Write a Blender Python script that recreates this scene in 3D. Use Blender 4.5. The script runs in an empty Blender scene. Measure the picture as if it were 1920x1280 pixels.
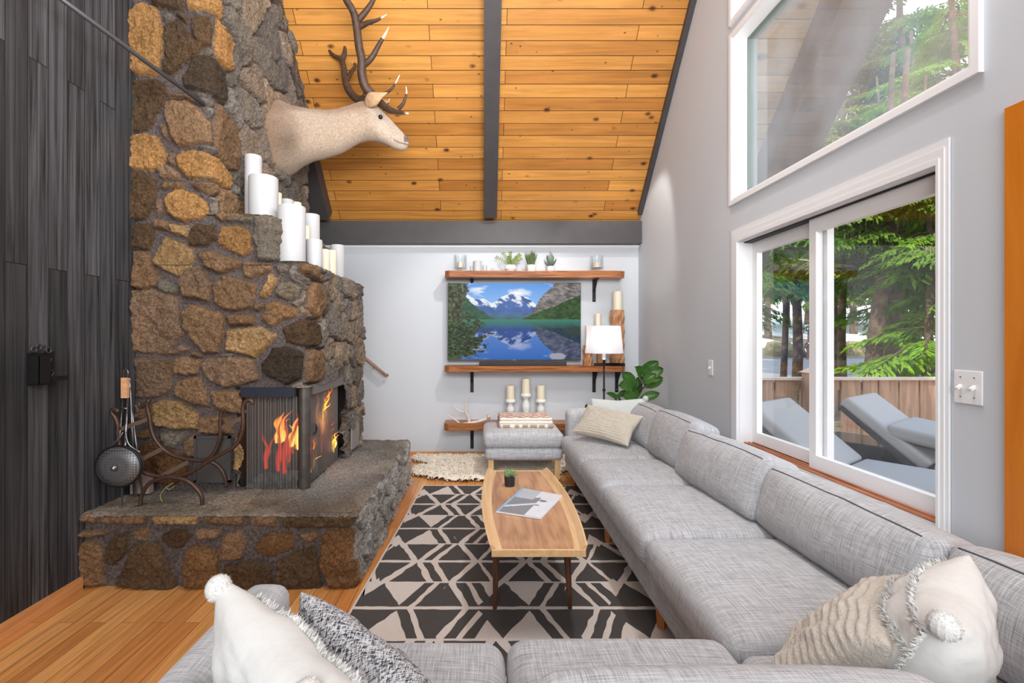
import bpy, math, random
import numpy as np
from mathutils import Vector, Matrix, noise as mnoise
random.seed(7)
SC = bpy.context.scene
COL = SC.collection
PI = math.pi
# ------------------------------------------------------------------ camera
F = 900.0; VPX = 905.0; VPY = 635.0; H = 1.3
cam_d = bpy.data.cameras.new('camera'); cam = bpy.data.objects.new('camera', cam_d); COL.objects.link(cam)
cam.location = (0, 0, H); cam.rotation_euler = (PI/2, 0, 0)
cam_d.sensor_width = 36; cam_d.lens = F/1920*36
cam_d.shift_x = (960-VPX)/1920; cam_d.shift_y = (VPY-640)/1920
cam_d.clip_start = 0.02; cam_d.clip_end = 300
SC.camera = cam
SC.view_settings.view_transform = 'Standard'; SC.view_settings.look = 'None'
SC.view_settings.gamma = 1; SC.view_settings.use_curve_mapping = False
SC.view_settings.exposure = 0.62
SC.cycles.use_denoising = True
SC.cycles.max_bounces = 8; SC.cycles.transparent_max_bounces = 24
SC.cycles.sample_clamp_indirect = 6

def P(px, py, Y):
    return Vector(((px-VPX)/F*Y, Y, H-(py-VPY)/F*Y))
def C(r, g, b, a=1):
    f = lambda c: (c/255/12.92) if c/255 <= .04045 else ((c/255+.055)/1.055)**2.4
    return (f(r), f(g), f(b), a)

# ------------------------------------------------------------------ sky
w = bpy.data.worlds.new('sky'); SC.world = w; w.use_nodes = True
nt = w.node_tree; nt.nodes.clear()
wo = nt.nodes.new('ShaderNodeOutputWorld'); bg = nt.nodes.new('ShaderNodeBackground')
tc = nt.nodes.new('ShaderNodeTexCoord'); sx = nt.nodes.new('ShaderNodeSeparateXYZ'); rp = nt.nodes.new('ShaderNodeValToRGB')
rp.color_ramp.elements[0].position = 0.0; rp.color_ramp.elements[0].color = (1.0, 1.0, 0.98, 1)
rp.color_ramp.elements[1].position = 0.75; rp.color_ramp.elements[1].color = (.55, .72, 1.0, 1)
e = rp.color_ramp.elements.new(.25); e.color = (.96, .98, 1.0, 1)
nt.links.new(tc.outputs['Generated'], sx.inputs[0]); nt.links.new(sx.outputs['Z'], rp.inputs[0])
nt.links.new(rp.outputs[0], bg.inputs[0]); bg.inputs[1].default_value = 1.25
nt.links.new(bg.outputs[0], wo.inputs[0])

def light(name, kind, loc, energy, color=(1, 1, 1), target=None, size=None, size_y=None, **kw):
    d = bpy.data.lights.new(name, kind); d.energy = energy; d.color = color
    if kind == 'AREA':
        d.shape = 'RECTANGLE'; d.size = size; d.size_y = size_y or size
    elif size is not None and kind in ('POINT', 'SPOT'): d.shadow_soft_size = size
    o = bpy.data.objects.new(name, d); COL.objects.link(o); o.location = loc
    if target is not None:
        o.rotation_euler = (Vector(target)-Vector(loc)).to_track_quat('-Z', 'Y').to_euler()
    for k, v in kw.items(): setattr(d, k, v)
    return o
sun = light('sun', 'SUN', (0, 0, 10), 3.2, (1, .95, .86), target=(0.45, 0.75, 10-0.8)); sun.data.angle = .02
# unseen area lights added as fill, then the ceiling spots
light('rear_fill', 'AREA', (-.3, -2.35, 2.4), 122, (.93, .97, 1.0), target=(-.3, 3, 1.6), size=3.2, size_y=2.6)  # added fill from behind the camera, the rear wall is solid
light('overhead_fill', 'AREA', (.2, 1.3, 5.0), 48, (.95, .97, 1.0), target=(.2, 2.6, 0), size=2.2, size_y=1.4)  # added overhead fill, no fixture
light('ceiling_fill', 'AREA', (.35, .7, 2.4), 42, (.97, .98, 1), target=(-.8, 4.6, 3.9), size=1.8, size_y=.8, spread=2.2)  # added area light that brightens the ceiling boards
light('corner_spot', 'SPOT', (1.3, 4.2, 3.35), 26, (1, .97, .92), target=(1.45, 5.2, 1.55), size=.03, spot_size=1.15, spot_blend=.35)
light('sofa_fill_spot', 'SPOT', (1.0, 2.9, 4.2), 60, (.96, .98, 1), target=(.95, 2.9, .4), size=.10, spot_size=1.1, spot_blend=.8)  # added to brighten the sofa seats
light('sofa_fill_spot', 'SPOT', (.95, 1.7, 4.4), 60, (.96, .98, 1), target=(.9, 1.6, .4), size=.10, spot_size=1.0, spot_blend=.8)  # likewise added, for the nearer seats
light('shelf_spot', 'SPOT', (.75, 3.3, 3.6), 95, (1, .97, .93), target=(.0, 5.2, 1.0), size=.05, spot_size=1.0, spot_blend=.6)
# light portals in the two big openings (sample the sky through the glass)
for (yc, zc, sy, sz) in ((2.5, 1.27, 1.5, 1.4), (2.47, 2.8, 1.65, 1.15)):
    o = light('window_portal', 'AREA', (1.9, yc, zc), 1, target=(0, yc, zc), size=sy, size_y=sz); o.data.cycles.is_portal = True

# ------------------------------------------------------------------ materials
def mat(name, color=(.8, .8, .8, 1), rough=.6, metal=0, spec=.5, bump=None, noise=None, attr=None, emit=None, sheen=0, attr_mul=1.0):
    """noise=(scale, amount[, detail]); bump=(scale, strength, distance)"""
    m = bpy.data.materials.new(name); m.use_nodes = True; n = m.node_tree; b = n.nodes['Principled BSDF']
    b.inputs['Base Color'].default_value = color; b.inputs['Roughness'].default_value = rough
    b.inputs['Metallic'].default_value = metal; b.inputs['Specular IOR Level'].default_value = spec
    if sheen: b.inputs['Sheen Weight'].default_value = sheen
    t = n.nodes.new('ShaderNodeTexCoord')
    src = None
    if attr:
        a = n.nodes.new('ShaderNodeVertexColor'); a.layer_name = attr; src = a.outputs[0]
        n.links.new(src, b.inputs['Base Color'])
    if noise:
        nz = n.nodes.new('ShaderNodeTexNoise'); nz.inputs['Scale'].default_value = noise[0]; nz.inputs['Detail'].default_value = noise[2] if len(noise) > 2 else 5
        n.links.new(t.outputs['Object'], nz.inputs['Vector'])
        mr = n.nodes.new('ShaderNodeMapRange'); mr.inputs[1].default_value = .25; mr.inputs[2].default_value = .75
        mr.inputs[3].default_value = 1-noise[1]; mr.inputs[4].default_value = 1+noise[1]; n.links.new(nz.outputs[0], mr.inputs[0])
        mx = n.nodes.new('ShaderNodeVectorMath'); mx.operation = 'SCALE'
        if src: n.links.new(src, mx.inputs[0])
        else: mx.inputs[0].default_value = color[:3]
        n.links.new(mr.outputs[0], mx.inputs['Scale']); n.links.new(mx.outputs[0], b.inputs['Base Color'])
    if bump:
        nz = n.nodes.new('ShaderNodeTexNoise'); nz.inputs['Scale'].default_value = bump[0]; nz.inputs['Detail'].default_value = 6; nz.inputs['Roughness'].default_value = .65
        n.links.new(t.outputs['Object'], nz.inputs['Vector'])
        bp = n.nodes.new('ShaderNodeBump'); bp.inputs['Strength'].default_value = bump[1]; bp.inputs['Distance'].default_value = bump[2]
        n.links.new(nz.outputs[0], bp.inputs['Height']); n.links.new(bp.outputs[0], b.inputs['Normal'])
    if emit:
        b.inputs['Emission Strength'].default_value = emit
        if src: n.links.new(src, b.inputs['Emission Color']); b.inputs['Base Color'].default_value = (.01, .01, .01, 1); n.links.remove(b.inputs['Base Color'].links[0])
        else: b.inputs['Emission Color'].default_value = color
    return m

def N(n, t, **kw):
    x = n.nodes.new('ShaderNode'+t)
    for k, v in kw.items():
        if k.startswith('i_'): x.inputs[k[2:].replace('_', ' ')].default_value = v
        elif k.startswith('n'): x.inputs[int(k[1:])].default_value = v
        else: setattr(x, k, v)
    return x

def plank_mat(name, c1, c2, row, length, gap=.0035, gapcol=(.02, .012, .008, 1), grain=.35, rough=.5, knots=0, knotcol=None, offset=.37, bumpd=.002, spec=.4, grainscale=(2.2, 55, 1), coords='UV', contrast=1.0):
    """boards run along U (metres), stacked along V"""
    m = bpy.data.materials.new(name); m.use_nodes = True; n = m.node_tree; L = n.links.new; b = n.nodes['Principled BSDF']
    b.inputs['Roughness'].default_value = rough; b.inputs['Specular IOR Level'].default_value = spec
    t = N(n, 'TexCoord'); br = N(n, 'TexBrick'); br.offset = offset; br.offset_frequency = 2; br.squash = 1
    br.inputs['Color1'].default_value = (0, 0, 0, 1); br.inputs['Color2'].default_value = (1, 1, 1, 1); br.inputs['Mortar'].default_value = (.5, .5, .5, 1)
    br.inputs['Scale'].default_value = 1; br.inputs['Mortar Size'].default_value = gap; br.inputs['Mortar Smooth'].default_value = .3
    br.inputs['Brick Width'].default_value = length; br.inputs['Row Height'].default_value = row; br.inputs['Bias'].default_value = 0
    L(t.outputs[coords], br.inputs['Vector'])
    # per-board offset of the grain
    sc = N(n, 'VectorMath', operation='SCALE'); sc.inputs['Scale'].default_value = 13.7; L(br.outputs['Color'], sc.inputs[0])
    ad = N(n, 'VectorMath', operation='ADD'); L(t.outputs[coords], ad.inputs[0]); L(sc.outputs[0], ad.inputs[1])
    mp = N(n, 'Mapping'); mp.inputs['Scale'].default_value = grainscale; L(ad.outputs[0], mp.inputs['Vector'])
    g = N(n, 'TexNoise', i_Scale=1.0, i_Detail=8.0, i_Roughness=.62, i_Distortion=.8); L(mp.outputs[0], g.inputs['Vector'])
    g2 = N(n, 'TexNoise', i_Scale=2.3, i_Detail=3.0); L(ad.outputs[0], g2.inputs['Vector'])
    mx = N(n, 'Mix', data_type='RGBA'); mx.inputs['A'].default_value = c1; mx.inputs['B'].default_value = c2
    # factor = board*.6 + g2*.4
    s1 = N(n, 'Math', operation='MULTIPLY', n1=.6*contrast); L(br.outputs['Color'], s1.inputs[0])
    s2 = N(n, 'Math', operation='MULTIPLY_ADD', n1=.45); L(g2.outputs[0], s2.inputs[0]); L(s1.outputs[0], s2.inputs[2]); L(s2.outputs[0], mx.inputs['Factor'])
    gr = N(n, 'MapRange', n1=.3, n2=.7, n3=1-grain, n4=1+grain*.6); L(g.outputs[0], gr.inputs[0])
    sm = N(n, 'VectorMath', operation='SCALE'); L(mx.outputs['Result'], sm.inputs[0]); L(gr.outputs[0], sm.inputs['Scale'])
    last = sm.outputs[0]
    if knots:
        for (s, th, st) in ((knots, .105, .95), (knots*1.9, .07, .85)):
            mk = N(n, 'Mapping'); mk.inputs['Scale'].default_value = (s, s*1.6, 1); L(t.outputs[coords], mk.inputs['Vector'])
            dn = N(n, 'TexNoise', i_Scale=6.0, i_Detail=2.0); L(mk.outputs[0], dn.inputs['Vector'])
            dm = N(n, 'Mix', data_type='RGBA'); dm.inputs['Factor'].default_value = .06; L(mk.outputs[0], dm.inputs['A']); L(dn.outputs['Color'], dm.inputs['B'])
            v = N(n, 'TexVoronoi', i_Scale=1.0, i_Randomness=1.0); L(dm.outputs['Result'], v.inputs['Vector'])
            mr = N(n, 'MapRange', n1=th*.35, n2=th*1.6, n3=st, n4=0.0); mr.interpolation_type = 'SMOOTHSTEP'; L(v.outputs['Distance'], mr.inputs[0])
            km = N(n, 'Mix', data_type='RGBA'); km.inputs['B'].default_value = knotcol; L(mr.outputs[0], km.inputs['Factor']); L(last, km.inputs['A'])
            last = km.outputs['Result']
    gm = N(n, 'Mix', data_type='RGBA'); gm.inputs['B'].default_value = gapcol; L(br.outputs['Fac'], gm.inputs['Factor']); L(last, gm.inputs['A'])
    L(gm.outputs['Result'], b.inputs['Base Color'])
    hb = N(n, 'Math', operation='MULTIPLY_ADD', n1=-2.0); L(br.outputs['Fac'], hb.inputs[0]); L(g.outputs[0], hb.inputs[2])
    bp = N(n, 'Bump', i_Strength=.6, i_Distance=bumpd); L(hb.outputs[0], bp.inputs['Height']); L(bp.outputs[0], b.inputs['Normal'])
    return m

def wood_mat(name, c1, c2, scale=(1.5, 30, 30), rough=.4, dist=1.2, detail=6):
    m = bpy.data.materials.new(name); m.use_nodes = True; n = m.node_tree; L = n.links.new; b = n.nodes['Principled BSDF']
    b.inputs['Roughness'].default_value = rough
    t = N(n, 'TexCoord'); mp = N(n, 'Mapping'); mp.inputs['Scale'].default_value = scale; L(t.outputs['Object'], mp.inputs['Vector'])
    g = N(n, 'TexNoise', i_Scale=1.0, i_Detail=float(detail), i_Roughness=.6, i_Distortion=dist); L(mp.outputs[0], g.inputs['Vector'])
    r = N(n, 'MapRange', n1=.32, n2=.68); L(g.outputs[0], r.inputs[0])
    mx = N(n, 'Mix', data_type='RGBA'); mx.inputs['A'].default_value = c1; mx.inputs['B'].default_value = c2; L(r.outputs[0], mx.inputs['Factor'])
    L(mx.outputs['Result'], b.inputs['Base Color'])
    bp = N(n, 'Bump', i_Strength=.15, i_Distance=.001); L(g.outputs[0], bp.inputs['Height']); L(bp.outputs[0], b.inputs['Normal'])
    return m

def weave_mat(name, c1, c2, f=260.0, lo=9.0, strength=.5, rough=.95, dist=.0012, contrast=1.0, mid=(.38, .62)):
    m = bpy.data.materials.new(name); m.use_nodes = True; n = m.node_tree; L = n.links.new; b = n.nodes['Principled BSDF']
    b.inputs['Roughness'].default_value = rough; b.inputs['Specular IOR Level'].default_value = .15; b.inputs['Sheen Weight'].default_value = .15
    t = N(n, 'TexCoord'); outs = []
    for s in ((f, lo, lo), (lo, f, lo), (lo, lo, f)):
        mp = N(n, 'Mapping'); mp.inputs['Scale'].default_value = s; L(t.outputs['Object'], mp.inputs['Vector'])
        g = N(n, 'TexNoise', i_Scale=1.0, i_Detail=2.0, i_Roughness=.5); L(mp.outputs[0], g.inputs['Vector']); outs.append(g.outputs[0])
    # threads lie in the plane of the cloth: weight each direction by the face it shows on
    gm = N(n, 'NewGeometry'); av = N(n, 'VectorMath', operation='ABSOLUTE'); L(gm.outputs['True Normal'], av.inputs[0])
    om = N(n, 'VectorMath', operation='SUBTRACT'); om.inputs[0].default_value = (1.02, 1.02, 1.02); L(av.outputs[0], om.inputs[1])
    cb = N(n, 'CombineXYZ'); [L(outs[i], cb.inputs[i]) for i in range(3)]
    dt = N(n, 'VectorMath', operation='DOT_PRODUCT'); L(om.outputs[0], dt.inputs[0]); L(cb.outputs[0], dt.inputs[1])
    sm_ = N(n, 'VectorMath', operation='DOT_PRODUCT'); L(om.outputs[0], sm_.inputs[0]); sm_.inputs[1].default_value = (1, 1, 1)
    d = N(n, 'Math', operation='DIVIDE'); L(dt.outputs['Value'], d.inputs[0]); L(sm_.outputs['Value'], d.inputs[1])
    r = N(n, 'MapRange', n1=mid[0], n2=mid[1]); L(d.outputs[0], r.inputs[0])
    mx = N(n, 'Mix', data_type='RGBA'); mx.inputs['A'].default_value = c1; mx.inputs['B'].default_value = c2; L(r.outputs[0], mx.inputs['Factor'])
    L(mx.outputs['Result'], b.inputs['Base Color'])
    bp = N(n, 'Bump', i_Strength=strength, i_Distance=dist); L(d.outputs[0], bp.inputs['Height']); L(bp.outputs[0], b.inputs['Normal'])
    return m

def glass_mat(name, refl=.08, haze=0.0, tint=(1, 1, 1, 1)):
    m = bpy.data.materials.new(name); m.use_nodes = True; n = m.node_tree; L = n.links.new
    n.nodes.remove(n.nodes['Principled BSDF']); out = n.nodes['Material Output']
    tr = N(n, 'BsdfTransparent'); tr.inputs[0].default_value = tint; gl = N(n, 'BsdfGlossy'); gl.inputs['Roughness'].default_value = .02
    fr = N(n, 'LayerWeight', i_Blend=.35); mu = N(n, 'Math', operation='MULTIPLY', n1=refl*4); L(fr.outputs['Fresnel'], mu.inputs[0])
    mx = N(n, 'MixShader'); L(mu.outputs[0], mx.inputs[0]); L(tr.outputs[0], mx.inputs[1]); L(gl.outputs[0], mx.inputs[2])
    last = mx.outputs[0]
    if haze:
        df = N(n, 'BsdfTranslucent'); df.inputs[0].default_value = (.9, .95, 1.0, 1)  # pale streaky haze of reflections, mixed into the pane itself
        t = N(n, 'TexCoord'); mp = N(n, 'Mapping'); mp.inputs['Scale'].default_value = (1, 1.4, 1.0); mp.inputs['Rotation'].default_value = (.9, 0, 0); L(t.outputs['Object'], mp.inputs['Vector'])
        nz = N(n, 'TexNoise', i_Scale=1.7, i_Detail=6.0, i_Roughness=.55); L(mp.outputs[0], nz.inputs['Vector'])
        r = N(n, 'MapRange', n1=.35, n2=.7, n3=haze*.35, n4=haze); L(nz.outputs[0], r.inputs[0])
        m2 = N(n, 'MixShader'); L(r.outputs[0], m2.inputs[0]); L(last, m2.inputs[1]); L(df.outputs[0], m2.inputs[2]); last = m2.outputs[0]
    L(last, out.inputs['Surface'])
    return m

M = {}
M['white_wall'] = mat('wall paint', C(199, 203, 208), .75, bump=(60, .05, .002))
M['white_trim'] = mat('white trim paint', C(232, 232, 233), .4)
M['white_sash'] = mat('sash paint', C(240, 240, 240), .35)
M['black_wood'] = plank_mat('charred vertical boards', C(30, 30, 32), C(92, 92, 95), .105, 2.6, gap=.0022, gapcol=(.004, .004, .004, 1), grain=.95, rough=.6, grainscale=(1.1, 48, 1), bumpd=.003)
M['beam'] = mat('dark painted timber', C(66, 62, 62), .55, noise=(9, .12), bump=(30, .15, .002))
M['ceiling'] = plank_mat('knotty pine boards', C(164, 100, 38), C(224, 160, 80), .113, 1.75, gap=.0028, gapcol=C(50, 24, 8), grain=.28, rough=.42, knots=3.9, knotcol=C(66, 30, 14), grainscale=(1.2, 26, 1))
M['soffit'] = plank_mat('soffit boards', C(150, 120, 84), C(196, 165, 120), .14, 2.4, gapcol=C(40, 30, 22), grain=.25, rough=.6, knots=2.4, knotcol=C(80, 50, 30))
M['floor'] = plank_mat('oak strip floor', C(190, 116, 58), C(234, 172, 104), .072, 1.1, gap=.0012, gapcol=C(70, 36, 14), grain=.3, rough=.28, grainscale=(2.5, 60, 1), offset=.43, bumpd=.0008)
M['baseboard'] = wood_mat('honey trim wood', C(196, 128, 72), C(222, 160, 104), (2, 2, 20))
M['door_wood'] = wood_mat('orange fir', C(196, 108, 14), C(214, 128, 30), (14, 14, 1.2), rough=.35)
M['shelf'] = wood_mat('live edge acacia', C(96, 46, 22), C(196, 128, 78), (1.6, 16, 40), rough=.4, dist=2.0)
M['black'] = mat('black iron', C(30, 30, 31), .5, metal=.4)
M['iron'] = mat('brown iron', C(84, 62, 52), .45, metal=.5, noise=(40, .2))
M['iron_light'] = mat('worn flat iron', C(128, 106, 92), .45, metal=.4, noise=(40, .15))
M['steel'] = mat('steel', C(150, 150, 152), .3, metal=.9)
M['lead'] = mat('grey painted rod', C(92, 92, 96), .4, metal=.5)
M['stone'] = mat('field stone', attr='col', rough=.92, spec=.2, noise=(75, .55, 10), bump=(95, 1.0, .030))
M['glass'] = glass_mat('window glass', .03)
M['hazy_glass'] = glass_mat('hazy window glass', .05, .20)  # upper panes, with the reflected haze put into the material
M['vessel'] = glass_mat('clear vessel glass', .07, tint=(.96, .97, .97, 1))
M['linen'] = weave_mat('grey linen', C(146, 147, 150), C(206, 207, 210), 520, 14, strength=.25)
M['linen_dark'] = mat('dark piping', C(84, 84, 88), .9)
M['candle'] = mat('white wax', C(188, 188, 188), .45, spec=.3); M['candle'].node_tree.nodes['Principled BSDF'].inputs['Subsurface Weight'].default_value = .0
M['candle_ivory'] = mat('ivory wax', C(222, 212, 188), .45)
M['wick'] = mat('wick', C(60, 50, 42), .9)

# ------------------------------------------------------------------ object helpers
def world_of(o):
    m = o.matrix_basis.copy() if o.type != 'X' else None
    loc = Matrix.Translation(o.location) @ o.rotation_euler.to_matrix().to_4x4()
    if o.parent: return world_of(o.parent) @ o.matrix_parent_inverse @ loc
    return loc
def link(o, parent=None):
    COL.objects.link(o)
    if parent:
        o.parent = parent; o.matrix_parent_inverse = world_of(parent).inverted()
    return o
def tag(o, label=None, cat=None, group=None, kind=None):
    if label: o['label'] = label
    if cat: o['category'] = cat
    if group: o['group'] = group
    if kind: o['kind'] = kind
    return o
def thing(name, label, cat, loc, group=None):
    o = bpy.data.objects.new(name, None); o.empty_display_size = .05; COL.objects.link(o); o.location = loc
    return tag(o, label, cat, group)

class MB:
    def __init__(s): s.v = []; s.f = []; s.mi = []; s.uv = {}; s.cur = 0
    def add(s, vs, fs):
        k = len(s.v); s.v += [Vector(v) for v in vs]
        for f in fs: s.f.append(tuple(i+k for i in f)); s.mi.append(s.cur)
        return k
    def quad(s, a, b, c, d): s.add([a, b, c, d], [(0, 1, 2, 3)])
    def box(s, x0, x1, y0, y1, z0, z1):
        if x0 > x1: x0, x1 = x1, x0
        if y0 > y1: y0, y1 = y1, y0
        if z0 > z1: z0, z1 = z1, z0
        s.add([(x0, y0, z0), (x1, y0, z0), (x1, y1, z0), (x0, y1, z0), (x0, y0, z1), (x1, y0, z1), (x1, y1, z1), (x0, y1, z1)],
              [(0, 3, 2, 1), (4, 5, 6, 7), (0, 1, 5, 4), (1, 2, 6, 5), (2, 3, 7, 6), (3, 0, 4, 7)]); return s
    def obox(s, c, ax, ay, az):
        """oriented box, half axes"""
        c, ax, ay, az = map(Vector, (c, ax, ay, az)); vs = [c+i*ax+j*ay+k*az for k in (-1, 1) for (i, j) in ((-1, -1), (1, -1), (1, 1), (-1, 1))]
        s.add(vs, [(0, 3, 2, 1), (4, 5, 6, 7), (0, 1, 5, 4), (1, 2, 6, 5), (2, 3, 7, 6), (3, 0, 4, 7)]); return s
    def bar(s, a, b, w, h, up=(0, 0, 1)):
        a, b = Vector(a), Vector(b); d = (b-a); u = d.normalized(); r = u.cross(Vector(up)); r.normalize(); q = r.cross(u)
        return s.obox((a+b)/2, d/2, r*w/2, q*h/2)
    def prism(s, pts, off):
        """pts: planar polygon (3d), extruded by vector off"""
        n = len(pts); off = Vector(off); vs = [Vector(p) for p in pts]+[Vector(p)+off for p in pts]
        s.add(vs, [tuple(range(n-1, -1, -1)), tuple(range(n, 2*n))]+[(i, (i+1) % n, n+(i+1) % n, n+i) for i in range(n)]); return s
    def tube(s, pts, r, n=8, cap=True, closed=False):
        pts = [Vector(p) for p in pts]; m = len(pts); rs = r if isinstance(r, (list, tuple)) else [r]*m
        prev = None; k0 = len(s.v); vs = []
        for i, p in enumerate(pts):
            if closed: t = pts[(i+1) % m]-pts[i-1]
            else: t = pts[min(i+1, m-1)]-pts[max(i-1, 0)]
            t.normalize()
            if prev is None:
                a = Vector((0, 0, 1)) if abs(t.z) < .9 else Vector((1, 0, 0)); x = t.cross(a).normalized()
            else:
                x = (prev-t*prev.dot(t)).normalized()
            prev = x; y = t.cross(x)
            for j in range(n):
                an = 2*PI*j/n; vs.append(p+(x*math.cos(an)+y*math.sin(an))*rs[i])
        fs = []
        for i in range(m if closed else m-1):
            for j in range(n):
                a = i*n+j; b_ = i*n+(j+1) % n; c = ((i+1) % m)*n; fs.append((a, b_, c+(j+1) % n, c+j))
        if cap and not closed: fs.append(tuple(range(n-1, -1, -1))); fs.append(tuple((m-1)*n+j for j in range(n)))
        s.add(vs, fs); return s
    def lathe(s, c, prof, n=24, sx=1, sy=1):
        """prof: list of (r,z) bottom to top"""
        c = Vector(c); vs = []; fs = []
        for (r, z) in prof:
            for j in range(n): an = 2*PI*j/n; vs.append(c+Vector((r*math.cos(an)*sx, r*math.sin(an)*sy, z)))
        for i in range(len(prof)-1):
            for j in range(n): fs.append((i*n+j, i*n+(j+1) % n, (i+1)*n+(j+1) % n, (i+1)*n+j))
        fs.append(tuple(range(n-1, -1, -1))); fs.append(tuple((len(prof)-1)*n+j for j in range(n)))
        s.add(vs, fs); return s
    def ball(s, c, r, n=10, m=7, sc=(1, 1, 1)):
        return s.lathe_n(c, r, n, m, sc)
    def lathe_n(s, c, r, n, m, sc):
        c = Vector(c); vs = []; fs = []
        for i in range(m+1):
            th = PI*i/m
            for j in range(n): an = 2*PI*j/n; vs.append(c+Vector((r*sc[0]*math.sin(th)*math.cos(an), r*sc[1]*math.sin(th)*math.sin(an), -r*sc[2]*math.cos(th))))
        for i in range(m):
            for j in range(n): fs.append((i*n+j, i*n+(j+1) % n, (i+1)*n+(j+1) % n, (i+1)*n+j))
        s.add(vs, fs); return s
    def soft(s, size, r=.05, puff=(0, 0, 0), n=10, mtx=None, wob=0, seed=0, crease=None):
        """rounded cushion block centred at origin then transformed by mtx; puff per axis bulges that pair of faces"""
        hx, hy, hz = size[0]/2, size[1]/2, size[2]/2; hs = Vector((hx, hy, hz)); r = min(r, hx, hy, hz)*.999
        key = {}; vs = []; fs = []
        def samp(h):
            # denser at the rounding
            a = [-h, -h+r*.3, -h+r*.7, -h+r*1.2]; k = max(2, n); a += [-h+r*1.2+(2*h-2.4*r)*i/k for i in range(1, k)] if h > r*1.3 else []
            b = [-x for x in a[:4]][::-1]
            if h <= r*1.3: a = [-h, -h*.75, -h*.35]; b = [h*.35, h*.75, h]; return a+[0.0]+b
            return a+b
        S = [samp(hx), samp(hy), samp(hz)]
        def vert(p):
            k = (round(p[0], 5), round(p[1], 5), round(p[2], 5))
            if k in key: return key[k]
            q = Vector(p); c = Vector((max(-hx+r, min(hx-r, q.x)), max(-hy+r, min(hy-r, q.y)), max(-hz+r, min(hz-r, q.z))))
            d = q-c
            if d.length > 1e-9: q2 = c+d.normalized()*r
            else: q2 = q
            u = [q2[i]/hs[i] for i in range(3)]
            for i in range(3):
                j, l = (i+1) % 3, (i+2) % 3
                if puff[i]: q2[i] += puff[i]*u[i]*(max(0, 1-abs(u[j])**2.6))*(max(0, 1-abs(u[l])**2.6))
            if wob:
                nz = mnoise.noise(Vector((q2.x*7+seed*3.1, q2.y*7+seed, q2.z*7)))*.6+mnoise.noise(Vector((q2.x*17+seed, q2.y*17, q2.z*17+seed)))*.3
                q2 += (q2.normalized())*nz*wob
            if mtx is not None: q2 = mtx @ q2
            key[k] = len(vs); vs.append(q2); return key[k]
        for ax in range(3):
            a, b_ = (ax+1) % 3, (ax+2) % 3
            for sg in (-1, 1):
                for i in range(len(S[a])-1):
                    for j in range(len(S[b_])-1):
                        q = []
                        for (ii, jj) in ((i, j), (i+1, j), (i+1, j+1), (i, j+1)):
                            p = [0, 0, 0]; p[ax] = sg*hs[ax]; p[a] = S[a][ii]; p[b_] = S[b_][jj]; q.append(vert(p))
                        if sg < 0: q.reverse()
                        fs.append(tuple(q))
        s.add(vs, fs); return s
    def build(s, name, mats, parent=None, smooth=False, origin='auto', uvfn=None, cols=None, sharp=None):
        me = bpy.data.meshes.new(name); o = bpy.data.objects.new(name, me)
        V = np.array([tuple(v) for v in s.v], dtype=float)
        if parent is None and origin == 'auto':
            lo = V.min(0); hi = V.max(0); c = np.array([(lo[0]+hi[0])/2, (lo[1]+hi[1])/2, lo[2]])
        elif origin is not None and origin != 'auto': c = np.array(origin)
        else: c = np.zeros(3)
        me.from_pydata([tuple(v) for v in V-c], [], s.f)
        o.location = tuple(c)
        for m in (mats if isinstance(mats, (list, tuple)) else [mats]): me.materials.append(m)
        me.polygons.foreach_set('material_index', s.mi)
        if smooth: me.polygons.foreach_set('use_smooth', [True]*len(me.polygons))
        if uvfn:
            uv = me.uv_layers.new(name='UVMap')
            for p in me.polygons:
                for li in p.loop_indices:
                    v = V[me.loops[li].vertex_index]; uv.data[li].uv = uvfn(v, p.normal)
        if cols is not None:
            ca = me.color_attributes.new('col', 'FLOAT_COLOR', 'POINT'); ca.data.foreach_set('color', np.asarray(cols, dtype=np.float32).ravel())
        me.update()
        if smooth and sharp: me.set_sharp_from_angle(angle=math.radians(sharp))
        return link(o, parent)

def catmull(pts, k=6):
    pts = [Vector(p) for p in pts]; out = []
    for i in range(len(pts)-1):
        p0 = pts[max(i-1, 0)]; p1 = pts[i]; p2 = pts[i+1]; p3 = pts[min(i+2, len(pts)-1)]
        for j in range(k):
            t = j/k; out.append(.5*((2*p1)+(p2-p0)*t+(2*p0-5*p1+4*p2-p3)*t*t+(-p0+3*p1-3*p2+p3)*t**3))
    out.append(pts[-1]); return out
def lerpl(a, k):
    out = []
    for i in range(len(a)-1):
        for j in range(k): out.append(a[i]+(a[i+1]-a[i])*j/k)
    out.append(a[-1]); return out

# numpy value noise
_rng = np.random.RandomState(3); _T = _rng.rand(256, 256)
def vn(x, y, s=1.0, o=0):
    x = np.asarray(x)*s+o*17.3+100; y = np.asarray(y)*s+o*7.7+100
    xi = np.floor(x).astype(int); yi = np.floor(y).astype(int); fx = x-xi; fy = y-yi; fx = fx*fx*(3-2*fx); fy = fy*fy*(3-2*fy)
    a = _T[xi % 256, yi % 256]; b = _T[(xi+1) % 256, yi % 256]; c = _T[xi % 256, (yi+1) % 256]; d = _T[(xi+1) % 256, (yi+1) % 256]
    return a*(1-fx)*(1-fy)+b*fx*(1-fy)+c*(1-fx)*fy+d*fx*fy
def fbm(x, y, s, oct=4, o=0):
    r = 0; a = 1; t = 0
    for i in range(oct): r = r+a*vn(x, y, s*2**i, o+i*3); t += a; a *= .55
    return r/t

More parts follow.
